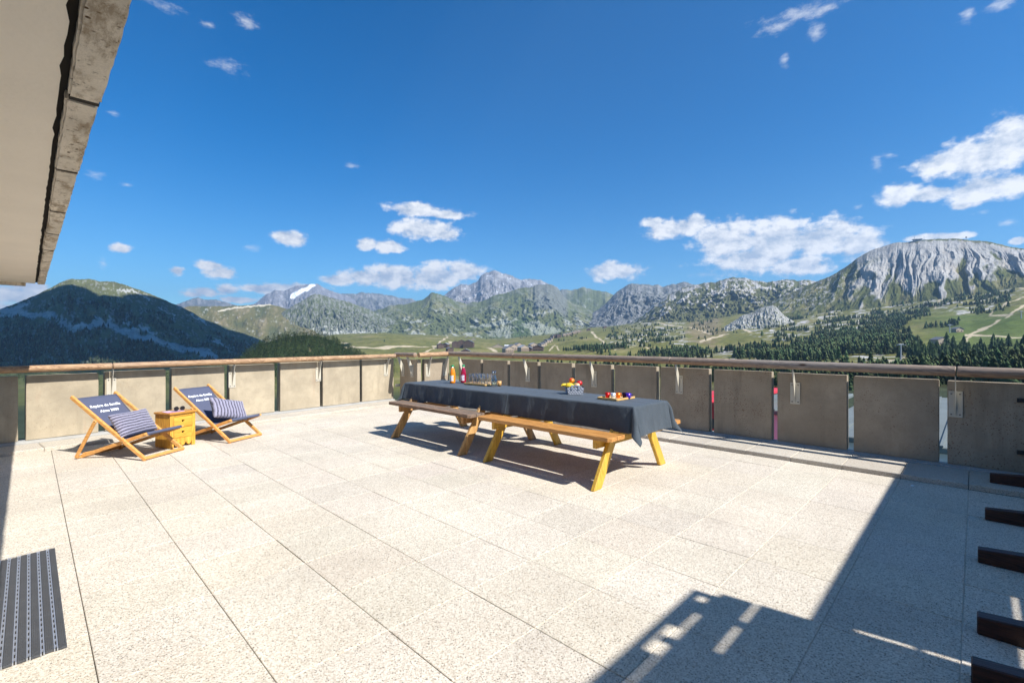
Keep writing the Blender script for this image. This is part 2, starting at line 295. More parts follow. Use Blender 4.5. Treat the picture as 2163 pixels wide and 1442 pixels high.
LC = lambda x: 8.475 + 0.104*x           # kerb foot on the left
XR, XC = 6.96, 6.225

def tiles(name, x0, x1, y0, y1, zt, th, mat, px, py, ax, ay, gap=0.0034, cut=None, tilt=0.0012, bev=0.0025):
    bm = bmesh.new(); lay = None; tints = []
    for i in range(int(math.floor((x0-ax)/px)), int(math.ceil((x1-ax)/px))):
        for j in range(int(math.floor((y0-ay)/py)), int(math.ceil((y1-ay)/py))):
            a = max(x0, ax+i*px+gap/2); b = min(x1, ax+(i+1)*px-gap/2); c = max(y0, ay+j*py+gap/2); d = min(y1, ay+(j+1)*py-gap/2)
            if b-a < 0.02 or d-c < 0.02: continue
            t = bmesh.new(); bmesh.ops.create_cube(t, size=1); bmesh.ops.scale(t, vec=(b-a, d-c, th), verts=t.verts)
            bmesh.ops.bevel(t, geom=[e for e in t.edges if all(v.co.z > 0 for v in e.verts)], offset=bev, segments=1, affect='EDGES')
            rx, ry = rng.normal(0, tilt, 2)
            bmesh.ops.transform(t, matrix=Matrix.Translation(((a+b)/2, (c+d)/2, zt-th/2+rng.normal(0, 0.0006))) @ Matrix.Rotation(rx, 4, 'X') @ Matrix.Rotation(ry, 4, 'Y'), verts=t.verts)
            me = bpy.data.meshes.new('t'); t.to_mesh(me); t.free(); n0 = len(bm.faces); bm.from_mesh(me); bpy.data.meshes.remove(me)
            g = 1+rng.normal(0, 0.02); tints += [(g*(1+rng.normal(0, .006)), g, g*(1+rng.normal(0, .012)))]*(len(bm.faces)-n0)
    if cut:
        fl = bm.faces.layers.int.new('t'); bm.faces.ensure_lookup_table()
        for k, f in enumerate(bm.faces): f[fl] = k
        bmesh.ops.bisect_plane(bm, geom=list(bm.verts)+list(bm.edges)+list(bm.faces), plane_co=cut[0], plane_no=cut[1], clear_outer=True)
        tints = [tints[f[fl]] for f in bm.faces]
    me = bpy.data.meshes.new(name); bm.to_mesh(me); bm.free(); me.materials.append(mat)
    at = me.attributes.new('tint', 'FLOAT_COLOR', 'FACE'); at.data.foreach_set('color', np.array([(*t, 1) for t in tints], dtype=np.float32).ravel())
    o = bpy.data.objects.new(name, me); C.objects.link(o); return o
fl = tiles('terrace_floor', -0.9, XC-0.003, -2.0, 9.5, 0.0, 0.04, M_paver, AP, BP, AX, BY, cut=((0, LC(0)-0.004, 0), (-0.104, 1, 0))); tag(fl, kind='structure')
m = MB()
m.mi = 0; m.box((-0.9, -2.3, -0.06), (7.05, 9.9, -0.0135))
m.mi = 1
for j in range(0, 19):
    y = BY+j*BP
    if y < 8.3: m.box((0.6 if j < 18 else 3, y-0.0022, -0.03), (XC, y+0.0022, -0.0045))
tag(m.build('mortar_bed', [M_joint, M_jointlight]), kind='structure')
tag(MB().box((-0.9, -2.3, -0.40), (7.06, 8.95, -0.065)).box((-0.9, 8.95, -0.40), (5.98, 9.80, -0.065)).build('terrace_slab', M_slab), kind='structure')
# ledge of coping pavers along the right parapet and along the left one
o = tiles('ledge', XC, 6.90, -2.0, 8.80, 0.05, 0.05, M_ledge, 0.68, BP, XC-0.002, BY, gap=0.004, bev=0.005); tag(o, kind='structure')
lo = tiles('ledge', -0.9, 6.0, 0, 0.50, 0.045, 0.045, M_ledge, 1.0, 0.5, 0.14, 0.0, gap=0.004, bev=0.008)
lo.matrix_world = Matrix.Translation((0, LC(0), 0)) @ Matrix.Rotation(math.atan(0.104), 4, 'Z'); tag(lo, kind='structure')

def bracket(parent, px, py, ang, zoff=0.0):
    """steel bracket on a panel: flanged plate with a tapering blade up to the handrail; local +y is inward"""
    m = MB(); M4 = Matrix.Translation((px, py, zoff)) @ Matrix.Rotation(ang, 4, 'Z')
    m.mi = 0; m.box((-0.056, 0.0015, 0.60), (0.056, 0.0095, 0.88), M4, 0.001)
    t = MB(); M5 = M4 @ Matrix.Rotation(R_(90), 4, 'Z')       # prism extrudes along y: rotate so that its x is inward
    m.prism([(0.0096, 0.615), (0.155, 1.055), (0.105, 1.055), (0.05, 0.965), (0.0096, 0.885)], -0.0035, 0.0035, M5)
    m.mi = 1
    for sx in (-0.034, 0.034):
        for z in (0.63, 0.85):
            b = M4 @ Vector((sx, 0.009, z)); c = M4 @ Vector((sx, 0.017, z)); m.tube(b, c, 0.008, seg=6)
    return m.build('rail_bracket', [M_bracket, M_bolt], parent)
def panel(parent, M4, L, z0, z1, th=0.10, flare=0.015, mat=None):
    """a cast concrete panel: length L along local x, inner face at y=0, thickness towards -y"""
    t = bmesh.new(); n = max(2, int(L/0.06))
    bmesh.ops.create_cube(t, size=1); bmesh.ops.scale(t, vec=(L, th, z1-z0), verts=t.verts)
    bmesh.ops.translate(t, vec=(L/2, -th/2, (z0+z1)/2), verts=t.verts)
    for v in t.verts:
        if v.co.z < (z0+z1)/2 and v.co.y < -th/2: v.co.y -= flare
    bmesh.ops.bevel(t, geom=list(t.edges), offset=0.005, segments=2, affect='EDGES')
    bmesh.ops.subdivide_edges(t, edges=[e for e in t.edges if e.calc_length() > 0.3], cuts=14, use_grid_fill=True)
    for v in t.verts:
        p = M4 @ v.co; k = mnoise.noise(p*9)*0.0016+mnoise.noise(p*31)*0.0009; v.co.y += k; v.co.z += k*1.2; v.co.x += k
    m = MB(); m._add(t, M4); o = m.build('concrete_panel', mat or M_panel, parent, recalc=True); return auto_smooth(o, 50)
def log(parent, a, b, r, mat, seed=0):
    a = Vector(a); b = Vector(b); d = b-a; L = d.length; q = d.to_track_quat('Z', 'Y').to_matrix().to_4x4()
    prof = [(r*0.86, 0), (r, 0.006)]; k = int(L/0.05)
    prof += [(r*(1+0.02*mnoise.noise(Vector((i*0.22, seed*7.3, 1)))), 0.01+(L-0.02)*i/k) for i in range(k+1)] + [(r, L-0.006), (r*0.86, L)]
    m = MB(); m.lathe([(0, 0)]+prof+[(0, L)], seg=20); bmesh.ops.transform(m.bm, matrix=Matrix.Translation(a) @ q, verts=m.bm.verts)
    bmesh.ops.recalc_face_normals(m.bm, faces=m.bm.faces)
    return auto_smooth(m.build('handrail', mat, parent), 50)

# ---- right parapet
P1 = empty('parapet', (XR, 3, 0.08), 0, 'long shaded concrete panel parapet with grey log handrail along the right side', 'parapet')
def undo(o, root): o.matrix_parent_inverse = Matrix.Translation(root.location).inverted(); return o
y = 3.535+0.8325*6
k = 0
while y > -1.9:
    L = 0.765; z1 = min(0.998, 0.975+0.0068*y)
    if k == 0: y = 8.54
    jit = rng.normal(0, 0.003)
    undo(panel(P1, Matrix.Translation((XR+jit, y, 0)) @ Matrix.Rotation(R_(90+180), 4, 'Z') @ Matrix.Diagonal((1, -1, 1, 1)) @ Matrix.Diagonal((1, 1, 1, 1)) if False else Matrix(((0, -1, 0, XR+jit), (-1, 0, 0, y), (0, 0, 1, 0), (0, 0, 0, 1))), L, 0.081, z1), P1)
    y -= 0.8325; k += 1
for (yy) in (8.388, 6.373, 4.792, 3.233, 1.668, 0.150, -1.35):
    undo(bracket(P1, XR, yy, R_(90), zoff=0.0 if yy > 2 else -0.012), P1)
jy = [8.93, 6.62, 3.30, 0.140, -1.95]; jz = [1.116, 1.114, 1.110, 1.086, 1.068]
for i in range(4):
    undo(log(P1, (XR-0.135, jy[i]-0.004, jz[i]), (XR-0.135, jy[i+1]+0.004, jz[i+1]), 0.054, M_log_y, i), P1)
m = MB(); m.box((6.902, -2.0, 0.0), (6.957, 8.83, 0.066), bev=0.004); m.box((6.957, -2.0, 0.0), (7.05, 8.83, 0.079))
for i in range(22): m.tube((6.915, 8.5-i*0.47, 0.066), (6.915, 8.5-i*0.47, 0.074), 0.008, seg=8)
undo(m.build('base_strip', M_flash, P1), P1)
M_iron = plain('black_iron', (0.02, 0.02, 0.02), 0.5)
for z in (0.81, 0.29): undo(MB().box((6.935, -0.36, z-0.02), (6.9585, -0.30, z+0.02)).tube((6.93, -0.33, z), (6.9585, -0.33, z), 0.012).build('hinge', M_iron, P1), P1)

# ---- left parapet, turned 6 degrees
angL = math.atan(0.104); cl, s_l = math.cos(angL), math.sin(angL)
P2 = empty('parapet', (2.5, LW(2.5), 0.08), 0, 'sunlit concrete panel parapet with orange-brown log handrail behind the deck chairs', 'parapet')
edges = [(-0.90, -0.102), (-0.028, 0.707), (0.781, 1.521), (1.603, 2.366), (2.449, 3.218), (3.323, 4.118), (4.180, 5.034), (5.093, 5.93)]
for (a, b) in edges:
    M4 = Matrix(((cl, -s_l*-1, 0, a), (s_l, cl*-1, 0, LW(a)), (0, 0, 1, 0), (0, 0, 0, 1)))
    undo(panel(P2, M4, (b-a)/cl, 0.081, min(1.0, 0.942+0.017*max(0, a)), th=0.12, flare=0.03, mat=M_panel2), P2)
for x in (0.851, 2.486, 4.078, 5.712):
    undo(bracket(P2, x, LW(x), R_(180)+angL, zoff=-0.02+0.01*x/2), P2)
js = [-0.9, 0.851, 4.078, 5.93]
for i in range(3):
    a, b = js[i], js[i+1]; off = 0.135
    undo(log(P2, (a+0.004, LW(a)-off, 1.037+0.0055*a), (b-0.004, LW(b)-off, 1.037+0.0055*b), 0.046, M_log_x, i+5), P2)
m = MB(); m.bar((-0.9, LW(-0.9)-0.028, 0.033), (5.93, LW(5.93)-0.028, 0.033), 0.052, 0.066, bev=0.004); m.bar((-0.9, LW(-0.9)+0.05, 0.039), (5.93, LW(5.93)+0.05, 0.039), 0.10, 0.079)
undo(m.build('base_strip', M_ledge if False else M_flash, P2), P2)

# ---- corner bay of the parapet between the two
P3 = empty('parapet', (6.4, 8.9, 0.08), 0, 'short stepped corner piece of the parapet behind the juice bottles', 'parapet')
undo(panel(P3, Matrix(((0, -1, 0, 6.03), (-1, 0, 0, 9.55), (0, 0, 1, 0), (0, 0, 0, 1))) @ Matrix.Diagonal((1, -1, 1, 1)) if False else Matrix(((0, -1, 0, 6.03), (-1, 0, 0, 9.55), (0, 0, 1, 0), (0, 0, 0, 1))), 0.70, 0.081, 0.995, th=0.10), P3)
undo(panel(P3, Matrix(((1, 0, 0, 6.24), (0, -1, 0, 8.87), (0, 0, 1, 0), (0, 0, 0, 1))), 0.70, 0.081, 0.998, th=0.10), P3)
for yy in (9.42, 9.05): undo(bracket(P3, 6.03, yy, R_(90)), P3)
for xx in (6.33, 6.80): undo(bracket(P3, xx, 8.87, R_(180)), P3)
undo(log(P3, (5.935, 9.58, 1.10), (5.935, 8.78, 1.105), 0.05, M_log_y, 11), P3)
undo(log(P3, (5.99, 8.74, 1.10), (6.80, 8.74, 1.112), 0.052, M_log_x, 12), P3)
undo(MB().box((5.95, 9.60, 0.35), (6.24, 9.63, 0.41)).build('cross_bar', M_bracket, P3), P3)

# ---- the building behind and beside the terrace (mostly out of the picture; it casts the shadows)
M_render = plain('soffit_render', (0.88, 0.80, 0.68), 0.9, var=0.04, vscale=2.5, bump=0.25, bscale=45)
M_fascia = concrete('weathered_fascia', (0.80, 0.72, 0.60), pits=(0.10, 0.06, 0.035), pit_amt=0.9, stain=0.9)
def stain_fascia():
    nt = M_fascia.node_tree; N = nt.nodes; L = nt.links; b = N['Principled BSDF']; src = b.inputs['Base Color'].links[0].from_socket
    tc = N.new('ShaderNodeTexCoord'); mp = N.new('ShaderNodeMapping'); mp.inputs['Scale'].default_value = (9, 3, 1); L.new(tc.outputs['Object'], mp.inputs[0])
    n = N.new('ShaderNodeTexNoise'); n.inputs['Scale'].default_value = 1.6; n.inputs['Detail'].default_value = 10; n.inputs['Roughness'].default_value = 0.72; L.new(mp.outputs[0], n.inputs['Vector'])
    r = N.new('ShaderNodeMapRange'); L.new(n.outputs[0], r.inputs[0]); r.inputs[1].default_value = 0.50; r.inputs[2].default_value = 0.60; r.inputs[4].default_value = 0.75
    n2 = N.new('ShaderNodeTexNoise'); n2.inputs['Scale'].default_value = 12; n2.inputs['Detail'].default_value = 8; n2.inputs['Roughness'].default_value = 0.75; L.new(tc.outputs['Object'], n2.inputs['Vector'])
    r2 = N.new('ShaderNodeMapRange'); L.new(n2.outputs[0], r2.inputs[0]); r2.inputs[1].default_value = 0.60; r2.inputs[2].default_value = 0.66; r2.inputs[4].default_value = 0.8
    m1 = N.new('ShaderNodeMix'); m1.data_type = 'RGBA'; L.new(r.outputs[0], m1.inputs[0]); L.new(src, m1.inputs[6]); m1.inputs[7].default_value = (0.27, 0.20, 0.125, 1)
    m2 = N.new('ShaderNodeMix'); m2.data_type = 'RGBA'; L.new(r2.outputs[0], m2.inputs[0]); L.new(m1.outputs[2], m2.inputs[6]); m2.inputs[7].default_value = (0.07, 0.05, 0.035, 1); L.new(m2.outputs[2], b.inputs['Base Color'])
stain_fascia()
M_dark = plain('gap_dark', (0.03, 0.025, 0.02), 1.0)
M_clad = plain('cladding', (0.72, 0.65, 0.55), 0.85, var=0.05)
B = empty('apartment_building', (-0.6, 3, 0), 0, 'overhanging pale roof eave with weathered concrete fascia at upper left', 'building')
def Bp(o): o.matrix_parent_inverse = Matrix.Translation(B.location).inverted(); return o
Bp(MB().box((-0.9, -2.0, 0.0), (-0.62, 9.0, 2.19)).build('wall', M_clad, B))
yy_ = lambda v: -2.0+(v.co.y+0.5)*10.93
sof = bmesh.new(); bmesh.ops.create_grid(sof, x_segments=12, y_segments=160, size=0.5)
for v in sof.verts:
    x = -0.62+(v.co.x+0.5)*(0.066+0.62)-0.0012*max(0, yy_(v))*(v.co.x > 0.45); yy = -2.0+(v.co.y+0.5)*10.93
    v.co = Vector((x - (0.007*(mnoise.noise(Vector((0, yy*14, 3)))+mnoise.noise(Vector((0, yy*55, 3)))) if v.co.x > 0.45 else 0), yy, 2.168+0.0035*mnoise.noise(Vector((x*5, yy*4, 0)))+(0.004*max(0, math.cos(yy*6.3))**8 if x > -0.05 else 0)))
m = MB(); m._add(sof); Bp(m.build('soffit', M_render, B, smooth=True))
Bp(MB().box((-0.62, -2.0, 2.20), (0.150, 8.92, 2.36)).build('roof', M_slab, B))
js = [-2.0, -1.0, 0.10, 1.05, 2.00, 2.87, 3.81, 4.615, 5.45, 6.27, 7.1, 7.95, 8.80]
for i in range(12):
    a, b = js[i]+0.014, js[i+1]-0.016; d = 0.0; k = rng.uniform(-0.004, 0.004)
    m = MB(); xi = 0.080+k; xo = 0.158+rng.uniform(-0.003, 0.003)-0.0022*max(0, a-2)
    t = bmesh.new(); bmesh.ops.create_cube(t, size=1); bmesh.ops.scale(t, vec=(xo-xi, b-a, 0.16), verts=t.verts); bmesh.ops.translate(t, vec=((xi+xo)/2, (a+b)/2, 2.15+0.08), verts=t.verts)
    bmesh.ops.bevel(t, geom=list(t.edges), offset=0.006, segments=2, affect='EDGES'); bmesh.ops.subdivide_edges(t, edges=[e for e in t.edges if e.calc_length() > 0.3], cuts=24, use_grid_fill=True)
    for v in t.verts:
        q = mnoise.noise(v.co*14)*0.0035+mnoise.noise(v.co*45)*0.002; v.co.x += q; v.co.z += q*0.6
    m._add(t); m.mi = 1; m.box((xi+0.004, b-0.002, 2.1515), (xo-0.004, b+0.026, 2.30))
    Bp(m.build('fascia', [M_fascia, M_dark], B))
Bp(MB().box((0.045, -2.0, 2.182), (0.085, 8.90, 2.30)).build('gap_shade', M_dark, B))  # dark strip painted for the shade between soffit and fascia
Bp(MB().box((-0.62, 8.925, 2.135), (-0.030, 9.06, 2.25), bev=0.006).build('end_trim', M_fascia, B))
# unseen screen added at the back: edges and gaps shaped to cast floor shadows
m = MB(); Y0, Y1 = -2.010, -2.0
m.box((-0.9, Y0, 0), (3.110, Y1, 2.60)); m.box((3.130, Y0, 0), (9.0, Y1, 1.838)); m.box((3.130, Y0, 1.862), (9.0, Y1, 2.60))
m.box((3.110, Y0, 0), (3.130, Y1, 2.0)); m.box((3.110, Y0, 2.42), (3.130, Y1, 2.60)); m.box((3.112, Y0, 2.17), (3.129, Y1, 2.20))
m.box((3.13, Y0, 1.838), (3.22, Y1, 1.862)); m.box((3.60, Y0, 1.838), (3.70, Y1, 1.862)); m.box((4.02, Y0, 1.838), (9.0, Y1, 1.862))
Bp(m.build('shadow_screen', M_clad, B))
m = MB(); Y0, Y1 = -2.02, -2.0  # unseen railing above the screen, gaps filled to shape the light patches
m.box((-0.9, Y0, 2.602), (3.09, Y1, 2.822)); m.box((-0.9, Y0, 2.858), (3.085, Y1, 3.01)); m.box((-0.9, Y0, 3.10), (3.04, Y1, 3.14))
m.box((-0.9, Y0, 2.822), (2.54, Y1, 2.865)); m.box((2.80, Y0, 2.822), (2.87, Y1, 2.865))
m.box((-0.9, Y0, 3.01), (2.08, Y1, 3.10)); m.box((2.08, Y0, 3.035), (2.36, Y1, 3.10)); m.box((2.46, Y0, 3.01), (2.52, Y1, 3.07)); m.box((2.62, Y0, 3.045), (2.80, Y1, 3.10)); m.box((2.80, Y0, 3.01), (2.93, Y1, 3.10)); m.box((2.93, Y0, 3.01), (3.04, Y1, 3.045)); m.box((2.99, Y0, 3.04), (3.04, Y1, 3.10))
Bp(m.build('shadow_railing', M_clad, B))

# ---- dark timber feet standing on the floor at the right edge
M_brown = wood('dark_stained', (0.020, 0.006, 0.003), (0.075, 0.022, 0.012), 'y', 1, 0.45, knots=False)
labs = ['farthest of the five dark brown timber feet, lying on the raised ledge', 'dark brown timber foot second from the parapet, on the right edge', 'middle one of the five dark brown timber feet on the right edge',
        'thick dark brown timber foot fourth from the parapet, near a thin streak of sunlight', 'nearest dark brown timber foot with a chipped end, at the bottom right corner']
for i, (x, y) in enumerate([(6.46, -0.10), (5.29, -0.055), (4.24, -0.012), (3.21, -0.006), (2.73, 0.012)]):
    m = MB(); zb = 0.051 if i == 0 else 0.001
    t = bmesh.new(); L = 1.35; W_ = 0.075
    for v in [(-W_/2, 0, zb), (W_/2, 0, zb), (W_/2, 0, zb+0.085), (-W_/2, 0, zb+0.085)]: t.verts.new(v)
    for v in [(-W_/2, -L, zb), (W_/2, -L, zb), (W_/2, -L, zb+0.20), (-W_/2, -L, zb+0.20)]: t.verts.new(v)
    t.verts.ensure_lookup_table(); V = t.verts
    for f in ((0, 1, 2, 3), (7, 6, 5, 4), (0, 4, 5, 1), (1, 5, 6, 2), (2, 6, 7, 3), (3, 7, 4, 0)): t.faces.new([V[k] for k in f])
    bmesh.ops.recalc_face_normals(t, faces=t.faces); bmesh.ops.bevel(t, geom=list(t.edges), offset=0.005, segments=1, affect='EDGES')
    m._add(t, Matrix.Translation((x, y, 0)))
    tag(m.build('timber_foot', M_brown), labs[i], 'timber foot', 'dark brown timber feet along the right edge')
# small things lying on the floor
m = MB(); m.bar((2.335, 0.02, 0.008), (2.42, -0.01, 0.007), 0.012, 0.008); m.bar((2.42, -0.01, 0.007), (2.46, -0.035, 0.006), 0.008, 0.006)
tag(m.build('twig', plain('twig_bark', (0.04, 0.03, 0.02), 0.9)), 'small dry dark twig lying on the shaded paving at bottom right', 'twig')
m = MB(); m.blob((5.985, 0.435, 0.006), 0.018, 2, (1.3, 0.8, 0.3)); tag(m.build('paper_scrap', plain('paper', (0.8, 0.8, 0.8), 0.8)), 'tiny white paper scrap on the shaded paving by the kerb', 'paper scrap')
# ================================================================== THINGS ON THE TERRACE
M_dw = wood('deckchair_beech', (0.52, 0.22, 0.05), (0.78, 0.42, 0.13), 'y', 1.2, 0.45, knots=False)
M_dwx = wood('deckchair_beech_cross', (0.52, 0.22, 0.05), (0.78, 0.42, 0.13), 'x', 1.2, 0.45, knots=False)
M_canvas = plain('navy_canvas', (0.080, 0.090, 0.145), 0.75, var=0.06, vscale=5, bump=0.25, bscale=700)
M_print = plain('white_print', (0.85, 0.85, 0.85), 0.8, var=0.01)
# ---- deck chairs
def make_chair(loc, rz, label):
    root = empty('deck_chair', loc, rz, label, 'deck chair', 'wooden deck chairs with navy canvas')
    # local: +x = width direction, +y = towards the back; front feet at y=0
    w = 0.27
    for s in (-1, 1):
        m = MB(); m.bar((s*w, -0.02, 0.012), (s*w, 0.985, 0.735), 0.030, 0.046, bev=0.006)
        m.build('side_rail', M_dw, root)
        wi = s*(w-0.032); m = MB(); m.bar((wi, -0.01, 0.312), (wi, 0.885, 0.018), 0.026, 0.042, bev=0.006); m.build('seat_rail', M_dw, root)
        wo = s*(w+0.030); m = MB(); m.bar((wo, 0.62, 0.462), (wo, 0.885, 0.016), 0.024, 0.040, bev=0.006); m.build('prop_leg', M_dw, root)
        MB().tube((s*w-s*0.05, 0.279, 0.213), (s*w+s*0.02, 0.279, 0.213), 0.006, seg=10).build('bolt', M_bolt, root); MB().tube((s*w-s*0.02, 0.62, 0.455), (s*w+s*0.045, 0.62, 0.455), 0.006, seg=10).build('bolt', M_bolt, root)
    m = MB(); m.bar((-w, 0.0, 0.028), (w, 0.0, 0.028), 0.022, 0.036, bev=0.004); m.build('cross_bar', M_dwx, root)
    m = MB(); m.tube((-w-0.01, 0.935, 0.700), (w+0.01, 0.935, 0.700), 0.012); m.build('cross_bar', M_dwx, root)
    m = MB(); m.tube((-w-0.012, 0.0, 0.312), (w+0.012, 0.0, 0.312), 0.014); m.build('cross_bar', M_dwx, root)
    m = MB(); m.bar((-w+0.03, 0.86, 0.045), (w-0.03, 0.86, 0.045), 0.02, 0.036, bev=0.004); m.bar((-w-0.03, 0.875, 0.02), (w+0.03, 0.875, 0.02), 0.02, 0.024, bev=0.004); m.build('cross_bar', M_dwx, root)
    # sling: hangs from the top bar to the front bar
    pts = []; n = 40
    T = Vector((0, 0.935, 0.716)); Fp = Vector((0, 0.0, 0.3285)); c1 = Vector((0, 0.40, 0.12)); c2 = Vector((0, 0.26, 0.215))
    for i in range(n+1):
        t = i/40; p = T*(1-t)**3+3*(1-t)**2*t*c1+3*(1-t)*t*t*c2+Fp*t**3; pts.append(p)
    for i in range(1, 8):
        a = math.pi*(0.5+i*0.17); pts.append(Vector((0, 0.0165*math.cos(a), 0.312+0.0165*math.sin(a))))
    n += 7
    bm = bmesh.new(); cols = 16; g = []
    for i, p in enumerate(pts):
        row = []
        for j in range(cols+1):
            x = (j/cols-0.5)*2; sag = -0.012*(1-x*x)*math.sin(math.pi*min(1, i/40))+0.0025*mnoise.noise(Vector((x*3, i*0.25, loc[0])))
            row.append(bm.verts.new((x*(w-0.022-0.006*math.sin(math.pi*i/n)), p.y, p.z+sag)))
        g.append(row)
    for i in range(n):
        for j in range(cols): bm.faces.new((g[i][j], g[i][j+1], g[i+1][j+1], g[i+1][j]))
    bmesh.ops.recalc_face_normals(bm, faces=bm.faces); bmesh.ops.solidify(bm, geom=list(bm.faces), thickness=0.0018)
    me = bpy.data.meshes.new('canvas'); bm.to_mesh(me); bm.free(); me.materials.append(M_canvas); me.shade_smooth(); o = bpy.data.objects.new('canvas', me); C.objects.link(o); o.parent = root
    # printed words on the back of the sling
    def curve_at(t): return T*(1-t)**3+3*(1-t)**2*t*c1+3*(1-t)*t*t*c2+Fp*t**3
    def text(s, t0, size):
        cu = bpy.data.curves.new('lettering', 'FONT'); cu.body = s; cu.size = size; cu.align_x = 'CENTER'; cu.shear = 0.25; cu.offset = size*0.03; cu.extrude = 0; cu.resolution_u = 3
        ob = bpy.data.objects.new('lettering', cu); C.objects.link(ob); dg = bpy.context.evaluated_depsgraph_get(); me = bpy.data.meshes.new_from_object(ob.evaluated_get(dg)); bpy.data.objects.remove(ob)
        p0 = curve_at(t0); p1 = curve_at(t0+0.05); d = (p1-p0).normalized(); nrm = Vector((0, d.z, -d.y)); nrm = nrm if nrm.z > 0 else -nrm
        for v in me.vertices:
            q = p0 - d*v.co.y + nrm*0.006; v.co = Vector((v.co.x, q.y, q.z))
        me.materials.append(M_print); return me
    me1 = text('Rep\u00e8re de famille', 0.078, 0.054); me2 = text('Aime 2000', 0.122, 0.054)
    for me_ in (me1, me2): o2 = bpy.data.objects.new('lettering', me_); C.objects.link(o2); o2.parent = o
    return root
c1 = make_chair((1.163, 7.127, 0), R_(37), 'deck chair at left with its striped cushion lying level, nearer the camera')
c2 = make_chair((2.166, 7.458, 0), R_(29), 'deck chair right of the little chest, with the tilted striped cushion')
# ---- cushions
def fur(name):
    m, nt, N, L, b = nodes(name)
    at = N.new('ShaderNodeAttribute'); at.attribute_name = 'rib'
    tc = N.new('ShaderNodeTexCoord'); n = N.new('ShaderNodeTexNoise'); n.inputs['Scale'].default_value = 60; n.inputs['Detail'].default_value = 6; L.new(tc.outputs['Object'], n.inputs['Vector'])
    a = N.new('ShaderNodeMath'); a.operation = 'MULTIPLY_ADD'; L.new(n.outputs[0], a.inputs[0]); a.inputs[1].default_value = 0.7; L.new(at.outputs['Fac'], a.inputs[2])
    r = N.new('ShaderNodeMapRange'); L.new(a.outputs[0], r.inputs[0]); r.inputs[1].default_value = 0.55; r.inputs[2].default_value = 1.3
    mx = N.new('ShaderNodeMix'); mx.data_type = 'RGBA'; L.new(r.outputs[0], mx.inputs[0]); mx.inputs[6].default_value = (0.008, 0.008, 0.022, 1); mx.inputs[7].default_value = (0.29, 0.275, 0.36, 1)
    L.new(mx.outputs[2], b.inputs['Base Color']); b.inputs['Roughness'].default_value = 1; b.inputs['Sheen Weight'].default_value = 0.4
    bp = N.new('ShaderNodeBump'); bp.inputs['Strength'].default_value = 0.8; bp.inputs['Distance'].default_value = 0.006; L.new(n.outputs[0], bp.inputs['Height']); L.new(bp.outputs[0], b.inputs['Normal']); return m
M_fur = fur('ribbed_fur')
def cushion(M4, W_, H_, T_, ribs, along, label):
    bm = bmesh.new(); nx, ny = 90, 70; ribv = []; grids = []
    for side in (1, -1):
        g = []
        for i in range(nx+1):
            row = []
            for j in range(ny+1):
                u = i/nx*2-1; v = j/ny*2-1
                pu = u*(1-0.07*(1-v*v)*abs(u)**3); e = max(0, (1-u**4)*(1-v**4))**0.45
                pinch = 1-0.05*(1-abs(v)**2)*abs(u)
                ph = (v if along == 'x' else u)*ribs*math.pi/2 + 0.35*mnoise.noise(Vector((u*2, v*2, ribs)))*1.6
                rb = abs(math.cos(ph))**0.7
                x = u*W_/2*(1-0.05*(1-v*v)); yv = v*H_/2*(1-0.07*(1-u*u))
                z = side*(T_/2*e + (0.016*(rb-0.6) if e > 0.02 else 0)*min(1, e*3) + 0.006*mnoise.noise(Vector((u*4, v*4, side*3))))
                vv = bm.verts.new((x, yv, z)); row.append(vv); ribv.append(rb)
            g.append(row)
        grids.append(g)
        for i in range(nx):
            for j in range(ny):
                q = (g[i][j], g[i+1][j], g[i+1][j+1], g[i][j+1]); bm.faces.new(q if side > 0 else q[::-1])
    me = bpy.data.meshes.new('cushion'); bm.to_mesh(me); bm.free(); at = me.attributes.new('rib', 'FLOAT', 'POINT'); at.data.foreach_set('value', np.array(ribv, dtype=np.float32))
    me.materials.append(M_fur); me.shade_smooth(); me.transform(M4.to_3x3().to_4x4()); o = bpy.data.objects.new('cushion', me); C.objects.link(o); o.location = M4.translation
    tag(o, label, 'cushion', 'ribbed grey fur cushions on the deck chairs'); return o
def rot(z, x, y2=0): return Matrix.Rotation(z, 4, 'Z') @ Matrix.Rotation(x, 4, 'X') @ Matrix.Rotation(y2, 4, 'Z')
ca = Matrix.Translation((1.163, 7.127, 0)) @ Matrix.Rotation(R_(37), 4, 'Z')
cushion(ca @ Matrix.Translation((-0.035, 0.385, 0.40)) @ Matrix.Rotation(R_(58), 4, 'X') @ Matrix.Rotation(R_(2), 4, 'Z'), 0.50, 0.31, 0.13, 8.6, 'x', 'grey ribbed fur cushion with level stripes on the left deck chair')
cb = Matrix.Translation((2.166, 7.458, 0)) @ Matrix.Rotation(R_(29), 4, 'Z')
cushion(cb @ Matrix.Translation((0.02, 0.32, 0.42)) @ Matrix.Rotation(R_(54), 4, 'X') @ Matrix.Rotation(R_(-16), 4, 'Z'), 0.52, 0.33, 0.11, 11, 'y', 'grey ribbed fur cushion with slanting stripes on the right deck chair')

